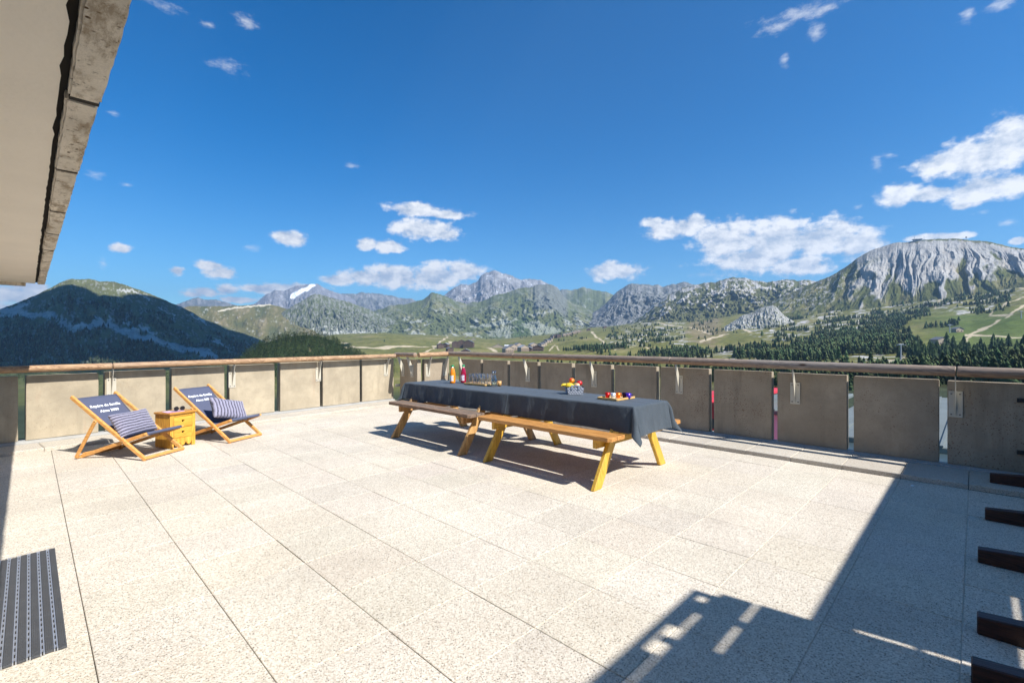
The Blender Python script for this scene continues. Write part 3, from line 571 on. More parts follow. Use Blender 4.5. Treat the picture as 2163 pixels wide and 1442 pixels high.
# ---- bedside chest between the chairs
M_pine = wood('chest_pine', (0.52, 0.24, 0.030), (0.80, 0.45, 0.070), 'z', 0.8, 0.35, knots=False)
M_pinex = wood('chest_pine_front', (0.52, 0.25, 0.030), (0.80, 0.46, 0.070), 'x', 0.8, 0.35)
M_pinetop = wood('chest_top', (0.36, 0.14, 0.02), (0.55, 0.27, 0.05), 'x', 0.8, 0.25, knots=False)
K = empty('bedside_chest', (1.285, 7.478, 0), math.atan2(0.137, 0.304), 'small honey pine chest with two heart-cut drawers between the deck chairs', 'chest')
w, d, H = 0.335, 0.29, 0.44
def scallop(x0, x1, z0, amp, n=24, waves=3):
    return [(x0+(x1-x0)*i/n, z0+amp*(1-abs(math.sin(math.pi*waves*i/n))**0.8)) for i in range(n+1)]
m = MB()
for x0 in (0.0, w-0.045): m.box((x0, 0, 0), (x0+0.045, 0.03, H), bev=0.002)
m.prism([(0.0455, 0.125)]+scallop(0.0455, w-0.0455, 0.02, 0.05)+[(w-0.0455, 0.125)], 0.004, 0.024)
m.box((0.0455, 0.004, 0.262), (w-0.0455, 0.02, 0.268)); m.box((0.0455, 0.004, 0.412), (w-0.0455, 0.02, H))
m.build('front_frame', M_pine, K)
for x0 in (0, w-0.02):
    m = MB(); Mr = Matrix.Translation((x0, 0, 0)) @ Matrix.Rotation(R_(90), 4, 'Z') @ Matrix.Translation((0, -0.02, 0))
    m.prism([(0.031, H)]+scallop(0.031, d, 0.004, 0.022, 30, 5)+[(d, H)], 0.0, 0.02, Mr); m.build('side_panel', M_pine, K)
MB().box((0.02, d-0.015, 0.03), (w-0.02, d, H)).box((0.0215, 0.031, 0.05), (w-0.0215, d-0.016, 0.065)).build('back_panel', M_pine, K)
t = MB(); t.box((-0.018, -0.022, H+0.0005), (w+0.018, d+0.01, H+0.028), bev=0.008); t.build('top', M_pinetop, K)
def heart(cx, cz, s):
    P_ = []
    for i in range(28):
        a = 2*math.pi*i/28; P_.append((cx+s*16*math.sin(a)**3/16, cz+s*(13*math.cos(a)-5*math.cos(2*a)-2*math.cos(3*a)-math.cos(4*a))/16))
    return P_
for z0, z1 in ((0.130, 0.258), (0.272, 0.408)):
    m = MB(); cx, cz = w/2, (z0+z1)/2+0.005; hp = heart(cx, cz, 0.021)
    # front board with a heart cut through: ring of quads between the rectangle and the heart
    x0, x1 = 0.048, w-0.048; t = bmesh.new(); n = len(hp); outer = []
    for (px, pz) in hp:
        dx, dz = px-cx, pz-cz+1e-6; kx = ((x1-cx) if dx > 0 else (x0-cx))/dx if abs(dx) > 1e-6 else 1e9; kz = ((z1-cz) if dz > 0 else (z0-cz))/dz; kk = min(kx, kz); outer.append((cx+dx*kk, cz+dz*kk))
    rows = [[t.verts.new((p[0], yy, p[1])) for p in L_] for (L_, yy) in ((outer, 0.0), (hp, 0.0), (hp, 0.014), (outer, 0.014))]
    for a_, b_ in ((0, 1), (1, 2), (2, 3)):
        for i in range(n): t.faces.new((rows[a_][i], rows[a_][(i+1) % n], rows[b_][(i+1) % n], rows[b_][i]))
    corners = [(x0, z0), (x1, z0), (x1, z1), (x0, z1)]
    for c_ in corners:
        k = sorted(range(n), key=lambda q: (outer[q][0]-c_[0])**2+(outer[q][1]-c_[1])**2)[:2]
        if abs(k[0]-k[1]) in (1, n-1): t.faces.new((t.verts.new((c_[0], 0.0, c_[1])), rows[0][k[0]], rows[0][k[1]]))
    bmesh.ops.recalc_face_normals(t, faces=t.faces); m._add(t); dr = m.build('drawer_front', M_pinex, K)
    MB().box((x0+0.01, 0.05, z0+0.01), (x1-0.01, 0.055, z1-0.01)).build('drawer_shade', M_dark, dr)  # dark sheet stands in for the shade behind the heart hole
# magazine and sunglasses
mg = MB(); mg.mi = 0; mg.box((-0.105, -0.075, 0), (0.105, 0.075, 0.005), bev=0.001); mg.mi = 1; mg.box((-0.03, -0.06, 0.0052), (0.07, 0.03, 0.0058)); mg.mi = 2; mg.box((-0.098, 0.035, 0.0052), (0.09, 0.066, 0.0058))
o = mg.build('magazine', [plain('pink_cover', (0.72, 0.42, 0.60), 0.3), plain('purple_print', (0.10, 0.05, 0.16), 0.3), plain('white_paper', (0.8, 0.75, 0.8), 0.4)])
o.matrix_world = Matrix.Translation((1.342, 7.618, H+0.0285)) @ Matrix.Rotation(R_(12), 4, 'Z'); tag(o, 'pink and purple magazine lying on the chest top', 'magazine')
G = empty('sunglasses', (1.41, 7.615, H+0.036), R_(10), 'black round sunglasses standing folded open on the magazine', 'sunglasses')
M_lens = plain('dark_lens', (0.012, 0.012, 0.016), 0.12, var=0.02); M_frame = plain('black_frame', (0.01, 0.01, 0.01), 0.3)
for s in (-1, 1):
    MB().tube((s*0.036, 0, 0.029), (s*0.036, 0.003, 0.029), 0.026, seg=28).build('lens', M_lens, G)
    m = MB(); n = 28
    for i in range(n):
        a, b = 2*math.pi*i/n, 2*math.pi*(i+1)/n; m.tube((s*0.036+0.027*math.cos(a), 0.0015, 0.029+0.027*math.sin(a)), (s*0.036+0.027*math.cos(b), 0.0015, 0.029+0.027*math.sin(b)), 0.0028, seg=8)
    m.tube((s*0.063, 0.0, 0.04), (s*0.06, 0.12, 0.018), 0.002, seg=6); m.build('rim', M_frame, G)
MB().tube((-0.011, 0, 0.036), (0.011, 0, 0.036), 0.003, seg=8).build('bridge', M_frame, G)

# ---- doormat
M_rub = plain('mat_rubber', (0.085, 0.087, 0.092), 0.8, bump=0.9, bscale=260); M_alu = plain('mat_aluminium', (0.46, 0.48, 0.52), 0.4, 0.6, var=0.06)
D = empty('doormat', (-0.05, 3.7, 0.002), 0, 'grey ribbed doormat with aluminium slats at the bottom left', 'doormat')
pitch = 0.0435
for i in range(11):
    x1 = 0.172-i*pitch if i else 0.172; x1 = 0.172-i*pitch; x0 = x1-0.0285
    m = MB(); m.box((x0, -0.735+rng.uniform(-0.006, 0.006), 0), (x1, 0.735+rng.uniform(-0.008, 0.004)-i*0.006, 0.011), bev=0.002)
    for k in range(4): xx = x0+0.003+k*0.0063; m.box((xx, -0.73, 0.011), (xx+0.0033, 0.715, 0.0142))
    m.build('rubber_strip', M_rub, D)
    if i < 10:
        m = MB(); m.mi = 0; m.box((x0-0.0052, -0.735, 0), (x0-0.0008, 0.73, 0.013)); m.box((x0-0.0148, -0.735, 0), (x0-0.0104, 0.73, 0.013))
        for k in range(24): yy = -0.70+k*0.061; m.box((x0-0.0103, yy, 0), (x0-0.0053, yy+0.010, 0.011))
        m.mi = 1; m.box((x0-0.0104, -0.73, 0.0), (x0-0.0052, 0.73, 0.003)); m.build('metal_slat', [M_alu, M_dark], D)

# ---- picnic tables
M_new = wood('pine_new', (0.42, 0.20, 0.035), (0.66, 0.38, 0.075), 'y', 0.9, 0.5)
M_newz = wood('pine_new_leg', (0.46, 0.25, 0.025), (0.70, 0.44, 0.060), 'z', 0.9, 0.45)
M_newx = wood('pine_new_beam', (0.44, 0.23, 0.025), (0.66, 0.40, 0.055), 'x', 0.9, 0.5)
M_newseat = wood('pine_seat_new', (0.36, 0.15, 0.035), (0.62, 0.31, 0.090), 'y', 0.9, 0.5)
M_old = wood('pine_old', (0.11, 0.065, 0.04), (0.30, 0.19, 0.12), 'y', 0.9, 0.85, grey=(0.22, 0.175, 0.14), greyamt=0.45)
M_oldz = wood('pine_old_leg', (0.38, 0.19, 0.06), (0.64, 0.39, 0.15), 'z', 0.9, 0.7, grey=(0.24, 0.18, 0.13), greyamt=0.18)
M_oldx = wood('pine_old_beam', (0.34, 0.16, 0.05), (0.55, 0.31, 0.13), 'x', 0.9, 0.7)
def picnic(cx, y0, y1, mats, label, name='picnic_table', legins=0.17, dx=0):
    mt, mz, mx_, seatm = mats; T = empty(name, (cx, (y0+y1)/2, 0), 0, label, 'picnic table', 'picnic tables pushed end to end'); L = (y1-y0)/2
    for k in range(5):
        x = -0.31+k*0.126; m = MB(); m.box((x, -L, 0.727), (x+0.120, L, 0.764), bev=0.003); m.build('table_plank', mt, T)
    for s in (-1, 1):
        for k in range(2):
            a = 0.42+k*0.132+(0.12 if s > 0 else 0); x0, x1 = (a, a+0.126); 
            if s < 0: x0, x1 = -x1, -x0
            m = MB(); t = bmesh.new(); c = 0.03 if k == 1 else 0
            out = x1 if s > 0 else x0; inn = x0 if s > 0 else x1; sg = 1 if s > 0 else -1
            pts = [(inn, -L), (out-sg*c, -L), (out, -L+c), (out, L-c), (out-sg*c, L), (inn, L)]
            vb = [t.verts.new((p[0], p[1], 0.472)) for p in pts]; vt = [t.verts.new((p[0], p[1], 0.512)) for p in pts]
            t.faces.new(vb); t.faces.new(vt)
            for q in range(6): t.faces.new((vb[q], vb[(q+1) % 6], vt[(q+1) % 6], vt[q]))
            bmesh.ops.recalc_face_normals(t, faces=t.faces); bmesh.ops.remove_doubles(t, verts=t.verts, dist=1e-5); bmesh.ops.bevel(t, geom=[e for e in t.edges], offset=0.003, segments=1, affect='EDGES')
            m._add(t); m.build('seat_plank', seatm, T)
    for e in (-1, 1):
        yb = e*(L-legins)
        m = MB(); m.box((-0.61, yb-0.022-e*0.047, 0.375), (0.73, yb+0.022-e*0.047, 0.4705), bev=0.003); m.build('seat_bearer', mx_, T)
        m = MB(); m.box((-0.30, yb-0.022-e*0.047, 0.64), (0.30, yb+0.022-e*0.047, 0.7255), bev=0.003); m.build('top_bearer', mx_, T)
        for s in (-1, 1):
            m = MB(); a = Vector((s*0.655, yb, 0.002)); b = Vector((s*0.20, yb, 0.722)); d_ = (b-a).normalized()
            t = bmesh.new(); hw = 0.055; hh = 0.022
            for yy in (yb-hh-0.0, yb+hh):
                for (px, pz) in ((a.x-hw*1.18, 0.001), (a.x+hw*1.18, 0.001), (b.x+hw*1.18, 0.724), (b.x-hw*1.18, 0.724)): t.verts.new((px, yy, pz))
            t.verts.ensure_lookup_table(); V = t.verts
            for f in ((0, 1, 2, 3), (7, 6, 5, 4), (0, 4, 5, 1), (1, 5, 6, 2), (2, 6, 7, 3), (3, 7, 4, 0)): t.faces.new([V[k] for k in f])
            bmesh.ops.recalc_face_normals(t, faces=t.faces); bmesh.ops.bevel(t, geom=list(t.edges), offset=0.006, segments=1, affect='EDGES'); m._add(t)
            m.build('leg', mz, T)
            if s < 0 or True:
                m = MB(); m.tube((s*0.395, yb+e*0.021, 0.42), (s*0.395, yb+e*0.028, 0.42), 0.008, seg=8); m.build('bolt', M_bolt, T)
    return T
TN = picnic(4.395, 2.385, 4.235, (M_new, M_newz, M_newx, M_newseat), 'yellow-stained pine picnic table under the near half of the blue cloth')
TF = picnic(4.385, 4.36, 6.20, (M_old, M_oldz, M_oldx, M_old), 'weathered brown picnic table at the far end, toward the corner', legins=0.16)

# ---- tablecloths
def clothmat(name):
    m, nt, N, L, b = nodes(name); tc = N.new('ShaderNodeTexCoord')
    w1 = N.new('ShaderNodeTexNoise'); w1.inputs['Scale'].default_value = 500; w1.inputs['Detail'].default_value = 2; L.new(tc.outputs['Object'], w1.inputs['Vector'])
    n = N.new('ShaderNodeTexNoise'); n.inputs['Scale'].default_value = 7; n.inputs['Detail'].default_value = 6; L.new(tc.outputs['Object'], n.inputs['Vector'])
    mx = N.new('ShaderNodeMix'); mx.data_type = 'RGBA'; L.new(n.outputs[0], mx.inputs[0]); mx.inputs[6].default_value = (0.038, 0.050, 0.062, 1); mx.inputs[7].default_value = (0.062, 0.080, 0.096, 1)
    m2 = N.new('ShaderNodeMix'); m2.data_type = 'RGBA'; m2.blend_type = 'MULTIPLY'; m2.inputs[0].default_value = 0.6; L.new(mx.outputs[2], m2.inputs[6]); r = N.new('ShaderNodeMapRange'); L.new(w1.outputs[0], r.inputs[0]); r.inputs[1].default_value = 0.35; r.inputs[2].default_value = 0.65; r.inputs[3].default_value = 0.6; r.inputs[4].default_value = 1.35
    L.new(r.outputs[0], m2.inputs[7]); L.new(m2.outputs[2], b.inputs['Base Color']); b.inputs['Roughness'].default_value = 0.75; b.inputs['Specular IOR Level'].default_value = 0.35; b.inputs['Sheen Weight'].default_value = 0.15
    bp = N.new('ShaderNodeBump'); bp.inputs['Strength'].default_value = 0.55; bp.inputs['Distance'].default_value = 0.008
    n3 = N.new('ShaderNodeTexNoise'); n3.inputs['Scale'].default_value = 11; n3.inputs['Detail'].default_value = 8; n3.inputs['Distortion'].default_value = 1.6; L.new(tc.outputs['Object'], n3.inputs['Vector']); L.new(n3.outputs[0], bp.inputs['Height'])
    L.new(bp.outputs[0], b.inputs['Normal']); return m
M_cloth = clothmat('blue_grey_cotton')
def cloth(x0, x1, y0, y1, zt, dl, dr, dn, df, label, creases=()):
    """cloth over the rectangle x0..x1, y0..y1; dl, dr, dn, df = overhang left, right, near, far"""
    st = 0.0125; xs = np.arange(-dl, (x1-x0)+dr+st/2, st); ys = np.arange(-dn, (y1-y0)+df+st/2, st); bm = bmesh.new(); g = []
    Wd, Ld = x1-x0, y1-y0; rc = 0.012
    def hang(q):           # rounded edge: returns outward, down
        return (rc*math.sin(min(q, rc*1.57)/rc), rc*(1-math.cos(min(q, rc*1.57)/rc))+max(0, q-rc*1.57))
    for X in xs:
        row = []
        for Yy in ys:
            a = max(0, -X, X-Wd); b = max(0, -Yy, Yy-Ld); sx = -1 if X < 0 else 1; sy = -1 if Yy < 0 else 1
            cx_ = min(max(X, 0), Wd); cy_ = min(max(Yy, 0), Ld); z = zt
            wv = 0.0014*mnoise.noise(Vector((X*6, Yy*6, 1)))+0.0012*abs(mnoise.noise(Vector((X*13+Yy*3, Yy*9, 4))))
            for (kind, pos) in creases:
                q = (X-pos) if kind == 'x' else (Yy-pos); wv += 0.0045*math.exp(-(q/0.006)**2)
            if a == 0 and b == 0: p = Vector((x0+cx_, y0+cy_, z+wv))
            elif b == 0 or a == 0:
                q = a or b; o_, dn_ = hang(q); s_ = Yy if b == 0 else X
                fold = (0.013*math.sin(s_*11+2.2*mnoise.noise(Vector((s_*2, 0, zt))))+0.022*mnoise.noise(Vector((s_*5, q*2, 3))))*min(1, q/0.2)+0.004*mnoise.noise(Vector((s_*16, q*9, 7)))+0.0022*math.exp(-(((s_+0.07)%0.27-0.13)/0.009)**2)
                endq = min(1, min(abs(s_), abs((Ld if b == 0 else Wd)-s_))/0.25)
                o_ += 0.10*q + fold*0.8 + (1-endq)*0.03*q/0.3
                p = Vector((x0+cx_+(sx*o_ if a else 0), y0+cy_+(sy*o_ if b else 0), z-dn_*0.992+wv*0.2))
            else:
                rho = math.hypot(a, b); ph = math.atan2(b, a); o_, dn_ = hang(rho)
                f_ = math.sin(2*ph); k = 0.10+0.42*f_**1.5
                da = Vector((sx*math.cos(ph)**2, sy*math.sin(ph)**2, 0)); da.normalize()
                tw = 0.05*math.sin(4*ph)*rho
                p = Vector((x0+cx_, y0+cy_, z)) + da*(o_+rho*k*0.8+0.012*f_*math.sin(rho*20)) + Vector((-da.y*sx*sy, da.x*sx*sy, 0))*tw
                p.z = z-dn_*math.sqrt(max(0.1, 1-(k*0.8)**2))
            row.append(bm.verts.new(p))
        g.append(row)
    for i in range(len(xs)-1):
        for j in range(len(ys)-1): bm.faces.new((g[i][j], g[i+1][j], g[i+1][j+1], g[i][j+1]))
    bmesh.ops.recalc_face_normals(bm, faces=bm.faces); bmesh.ops.solidify(bm, geom=list(bm.faces), thickness=-0.0012)
    me = bpy.data.meshes.new('tablecloth'); bm.to_mesh(me); bm.free(); me.materials.append(M_cloth); me.shade_smooth()
    o = bpy.data.objects.new('tablecloth', me); C.objects.link(o); tag(o, label, 'tablecloth', 'dark blue-grey tablecloths'); return o
cloth(4.055, 4.735, 4.02, 6.25, 0.7700, 0.25, 0.25, 0.0, 0.27, 'dark blue-grey cloth over the far table, under the juice bottles and glasses', [('y', 1.1), ('y', 0.45), ('y', 1.75), ('x', 0.33)])
oc = cloth(4.060, 4.725, 2.345, 4.10, 0.7745, 0.262, 0.26, 0.29, 0.0, 'dark blue-grey cloth over the near table, with corners hanging in points', [('y', 0.42), ('y', 0.95), ('x', 0.34), ('x', 0.12)])

# ---- things on the cloth
ZT = 0.777
def bottle(x, y, juice, lab, label):
    Bt = empty('juice_bottle', (x, y, ZT+0.0), R_(-50), label, 'bottle', 'juice bottles on the cloth')
    s = 1.0; prof = [(0, 0), (0.036, 0), (0.0415, 0.006), (0.042, 0.02), (0.042, 0.135), (0.041, 0.15), (0.034, 0.185), (0.024, 0.215), (0.0185, 0.228)]
    MB().lathe(prof+[(0, 0.228)]).build('juice_body', plain('juice', juice, 0.15, var=0.05, coat=0.6), Bt, smooth=True)
    MB().lathe([(0.0182, 0.2285), (0.0175, 0.245), (0.0, 0.245)]).build('neck', plain('clear_neck', (0.6, 0.5, 0.4), 0.1), Bt, smooth=True)
    MB().lathe([(0.0, 0.2455), (0.021, 0.2455), (0.022, 0.25), (0.022, 0.262), (0.020, 0.268), (0, 0.268)]).build('cap', plain('green_cap', (0.01, 0.30, 0.10), 0.35), Bt)
    m = MB(); n = 18; bm = m.bm; rr = 0.0428
    for a0, a1, mi, z0, z1 in ((-1.9, 0.55, 0, 0.035, 0.128), (-1.9, 0.55, 1, 0.112, 0.1275), (-1.5, -0.2, 1, 0.052, 0.060), (0.25, 0.45, 1, 0.045, 0.10)):
        r2 = rr+(0.0003 if mi else 0); A = []
        for i in range(n+1):
            a = a0+(a1-a0)*i/n+R_(-90); A.append((bm.verts.new((r2*math.cos(a), r2*math.sin(a), z0)), bm.verts.new((r2*math.cos(a), r2*math.sin(a), z1))))
        for i in range(n): f = bm.faces.new((A[i][0], A[i+1][0], A[i+1][1], A[i][1])); f.material_index = mi
    m.build('paper_label', [plain('label_paper', (0.78, 0.78, 0.80), 0.6, var=0.02), plain('label_ink', lab, 0.6)], Bt)
bottle(4.445, 5.60, (0.85, 0.24, 0.006), (0.80, 0.40, 0.05), 'bottle of orange juice with a green cap, left of the two')
bottle(4.60, 5.535, (0.30, 0.002, 0.030), (0.35, 0.06, 0.22), 'bottle of dark red juice with a green cap, right of the two')
M_bamboo = plain('bamboo', (0.62, 0.38, 0.13), 0.5, var=0.12, vscale=20); M_bamin = plain('bamboo_inside', (0.70, 0.52, 0.26), 0.5, var=0.1, vscale=20)
def tray(x, y, rz, W_, L_, label, name='tray'):
    T = empty(name, (x, y, ZT), rz, label, 'tray', 'shallow bamboo trays on the cloth')
    MB().box((-W_/2+0.006, -L_/2+0.006, 0.003), (W_/2-0.006, L_/2-0.006, 0.008)).build('base', M_bamin, T)
    for (a, b) in (((-W_/2, -L_/2), (W_/2, -L_/2)), ((-W_/2, L_/2), (W_/2, L_/2)), ((-W_/2, -L_/2), (-W_/2, L_/2)), ((W_/2, -L_/2), (W_/2, L_/2))):
        m = MB(); m.bar((a[0], a[1], 0.013), (b[0], b[1], 0.013), 0.011, 0.022, bev=0.002); m.build('rim', M_bamboo, T)
    return T
# tray with tumblers
tr1 = tray(4.60, 5.12, R_(4), 0.30, 0.42, 'bamboo tray holding tall clear tumblers and snacks')
M_glass = thin_glass('clear_glass')
gl = ['at the left front of the tray', 'at the middle front', 'second along the front row', 'at the right front of the tray', 'at the left back of the tray', 'in the middle of the back row', 'third in the back row', 'at the right back of the tray']
proto = None
for k in range(8):
    i, j = k % 4, k//4; x, y = 4.505+j*0.13+rng.uniform(-.008, .008), 5.25-i*0.085+rng.uniform(-.006, .006)
    if proto is None:
        m = MB(); m.lathe([(0, 0), (0.029, 0), (0.031, 0.003), (0.0325, 0.145), (0.0312, 0.146), (0.0298, 0.012), (0, 0.010)], seg=28); proto = m.build('tumbler', M_glass, smooth=True, recalc=True); o = proto
    else: o = proto.copy(); C.objects.link(o)
    o.location = (x, y, ZT+0.0085); tag(o, 'clear straight tumbler '+gl[k], 'glass', 'clear tumblers on the tray')
m = MB(); cols = 4
for q in range(170):
    m.mi = int(rng.integers(0, 3)); x = 4.60+rng.uniform(-0.135, 0.135); y = 5.12+rng.uniform(-0.195, 0.195)
    ok = all((x-(4.505+(k//4)*0.13))**2+(y-(5.25-(k % 4)*0.085))**2 > 0.041**2 for k in range(8))
    if ok: m.blob((x, y, ZT+0.016+rng.uniform(0, 0.014)), rng.uniform(0.008, 0.013), 1, (1, rng.uniform(.7, 1), rng.uniform(.6, 1)), Matrix.Rotation(rng.uniform(0, 3), 4, 'Z'))
tag(m.build('snacks', [plain('popcorn', (0.72, 0.56, 0.32), 0.8), plain('nut', (0.55, 0.28, 0.12), 0.6), plain('pale_puff', (0.78, 0.66, 0.52), 0.8)]), 'loose pale snacks and nuts scattered between the tumblers', 'snacks', kind='stuff')
# carafe
CF = empty('carafe', (4.545, 4.80, ZT), 0, 'small glass carafe of water standing right of the tumblers', 'carafe')
m = MB(); m.lathe([(0, 0), (0.040, 0), (0.044, 0.006), (0.043, 0.06), (0.037, 0.11), (0.024, 0.15), (0.022, 0.165), (0.030, 0.215), (0.0285, 0.215), (0.0205, 0.166), (0.0225, 0.148), (0.0355, 0.108), (0.0415, 0.06), (0.0425, 0.010), (0, 0.008)], seg=32); m.build('glass_body', M_glass, CF, smooth=True, recalc=True)
MB().lathe([(0, 0.0078), (0.0421, 0.0098), (0.0412, 0.06), (0.0378, 0.095), (0, 0.095)], seg=32).build('water', thin_glass('water', (0.70, 0.84, 0.92)), CF, smooth=True)
MB().lathe([(0, 0), (0.026, 0), (0.029, 0.10), (0.0275, 0.10), (0.0245, 0.006), (0, 0.005)], (0.055, -0.055, 0), seg=24).build('neighbour', M_glass, CF) if False else None
m = MB(); m.lathe([(0, 0), (0.027, 0), (0.029, 0.07), (0.0, 0.068)], seg=24); o = m.build('iced_tea_glass', plain('amber_drink', (0.62, 0.34, 0.12), 0.15), smooth=True); o.location = (4.615, 4.765, ZT); tag(o, 'short glass of pale amber drink against the carafe', 'drink glass')
# second tray with five cups
tray(4.47, 2.79, R_(-2), 0.34, 0.245, 'bamboo tray with five coloured espresso cups near the cloth end')
def cup(x, y, col, rz, label, metal=0.55):
    U = empty('espresso_cup', (x, y, ZT+0.0085), rz, label, 'cup', 'coloured metal espresso cups')
    MB().lathe([(0, 0), (0.019, 0), (0.021, 0.003), (0.0285, 0.058), (0.0270, 0.058), (0.0195, 0.006), (0, 0.005)], seg=28).build('cup_body', plain('anodised', col, 0.3, metal, var=0.03), U, smooth=True, recalc=True)
    m = MB(); P_ = [(0.026, 0.046), (0.037, 0.047), (0.045, 0.040), (0.044, 0.028), (0.035, 0.018), (0.0235, 0.018)]
    for a, b in zip(P_, P_[1:]): m.tube((a[0], 0, a[1]), (b[0], 0, b[1]), 0.0038, seg=8)
    m.build('handle', plain('anodised_handle', col, 0.3, metal, var=0.03), U)
cup(4.415, 2.865, (0.62, 0.010, 0.010), R_(-38), 'red metal espresso cup, leftmost on the small tray')
cup(4.425, 2.800, (0.62, 0.66, 0.70), R_(35), 'silver metal espresso cup between the red and the orange one')
cup(4.475, 2.770, (0.75, 0.16, 0.010), R_(-30), 'orange metal espresso cup with its handle to the right')
cup(4.535, 2.725, (0.035, 0.012, 0.03), R_(60), 'dark plum metal espresso cup partly behind the violet one')
cup(4.520, 2.672, (0.09, 0.030, 0.42), R_(-35), 'violet metal espresso cup, rightmost on the small tray')
# fruit basket
BK = empty('fruit_basket', (4.53, 3.40, ZT), R_(-46), 'grey woven basket full of fruit in the middle of the near table', 'basket')
def basketmat():
    m, nt, N, L, b = nodes('grey_weave'); tc = N.new('ShaderNodeTexCoord'); ck = N.new('ShaderNodeTexBrick'); ck.inputs['Scale'].default_value = 1; mp = N.new('ShaderNodeMapping'); mp.inputs['Rotation'].default_value = (R_(90), 0, 0); mp.inputs['Scale'].default_value = (26, 26, 26); L.new(tc.outputs['Object'], mp.inputs[0]); L.new(mp.outputs[0], ck.inputs['Vector'])
    ck.inputs['Color1'].default_value = (0.30, 0.32, 0.36, 1); ck.inputs['Color2'].default_value = (0.50, 0.53, 0.58, 1); ck.inputs['Mortar'].default_value = (0.10, 0.11, 0.14, 1); ck.inputs['Mortar Size'].default_value = 0.05
    L.new(ck.outputs[0], b.inputs['Base Color']); b.inputs['Roughness'].default_value = 0.8; return m
M_bk = basketmat()
def frus(w0, d0, w1, d1, z0, z1, th):
    m = MB(); t = bmesh.new(); R = []
    for (w, d, z) in ((w0, d0, z0), (w1, d1, z1), (w1-th, d1-th, z1), (w0-th, d0-th, z0+th)): R.append([t.verts.new((sx*w/2, sy*d/2, z)) for sx, sy in ((-1, -1), (1, -1), (1, 1), (-1, 1))])
    for a, b in zip(R, R[1:]):
        for k in range(4): t.faces.new((a[k], a[(k+1) % 4], b[(k+1) % 4], b[k]))
    t.faces.new(R[0]); t.faces.new(R[3]); bmesh.ops.recalc_face_normals(t, faces=t.faces); bmesh.ops.bevel(t, geom=[e for e in t.edges if abs(e.verts[0].co.z-e.verts[1].co.z) > 0.02], offset=0.012, segments=2, affect='EDGES'); m._add(t); return m
frus(0.185, 0.150, 0.215, 0.175, 0.0, 0.088, 0.008).build('basket_body', M_bk, BK)
m = MB()
for z in (0.012, 0.03, 0.048, 0.066, 0.082):
    ww = 0.185+0.03*z/0.088; dd = 0.15+0.025*z/0.088
    for i in range(11):
        if (i+int(z*1000/18)) % 2: m.box((-ww/2+0.012+(ww-0.024)*i/11, -dd/2-0.003, z-0.006), (-ww/2+0.012+(ww-0.024)*(i+0.9)/11, -dd/2+0.004, z+0.006), bev=0.0015)
    for i in range(9):
        if (i+int(z*1000/18)) % 2: m.box((-ww/2-0.003, -dd/2+0.012+(dd-0.024)*i/9, z-0.006), (-ww/2+0.004, -dd/2+0.012+(dd-0.024)*(i+0.9)/9, z+0.006), bev=0.0015)
m.build('weave', plain('weave_strand', (0.46, 0.49, 0.55), 0.8), BK)
for s in (-1, 1):
    m = MB()
    for a in (-0.04, 0.04): m.box((a-0.011, s*0.0885-0.004, 0.06), (a+0.011, s*0.0885+0.004, 0.108), bev=0.002)
    m.bar((-0.05, s*0.088, 0.104), (0.05, s*0.088, 0.104), 0.008, 0.014, bev=0.002); m.build('handle', plain('strap_grey', (0.22, 0.26, 0.33), 0.8), BK)
def fruit(name, loc, r, cols, label, cat, sc=(1, 1, 0.92)):
    F_ = empty(name, loc, 0, label, cat); m = MB(); m.blob((0, 0, 0), r, 3, sc)
    for v in m.bm.verts:
        q = Vector((v.co.x, v.co.y, 0)).length/r; v.co.z -= math.copysign(max(0, 0.35-q)*r*0.5, v.co.z)
    mm, nt, N, L, b = nodes(name+'_skin'); tc = N.new('ShaderNodeTexCoord'); n = N.new('ShaderNodeTexNoise'); n.inputs['Scale'].default_value = 18; L.new(tc.outputs['Object'], n.inputs['Vector'])
    rp = N.new('ShaderNodeMapRange'); L.new(n.outputs[0], rp.inputs[0]); rp.inputs[1].default_value = 0.4; rp.inputs[2].default_value = 0.6; mx = N.new('ShaderNodeMix'); mx.data_type = 'RGBA'; L.new(rp.outputs[0], mx.inputs[0]); mx.inputs[6].default_value = (*cols[0], 1); mx.inputs[7].default_value = (*cols[1], 1); L.new(mx.outputs[2], b.inputs['Base Color']); b.inputs['Roughness'].default_value = 0.35
    m.build('flesh', mm, F_, smooth=True); MB().tube((0, 0, r*0.7), (0.003, 0.002, r*1.12), 0.0018, seg=6).build('stem', M_dark, F_)
fruit('nectarine', (4.515, 3.43, ZT+0.158), 0.036, ((0.60, 0.04, 0.01), (0.75, 0.28, 0.02)), 'red and orange nectarine on top of the fruit heap', 'nectarine')
fruit('red_apple', (4.575, 3.36, ZT+0.128), 0.036, ((0.45, 0.008, 0.012), (0.55, 0.02, 0.02)), 'dark red apple at the right of the fruit heap', 'apple')
fruit('peach', (4.51, 3.345, ZT+0.105), 0.034, ((0.75, 0.42, 0.18), (0.80, 0.50, 0.28)), 'pale peach behind the basket handle', 'peach')
fruit('green_apple', (4.60, 3.44, ZT+0.09), 0.036, ((0.35, 0.42, 0.03), (0.55, 0.50, 0.05)), 'green apple low at the back of the basket', 'apple')
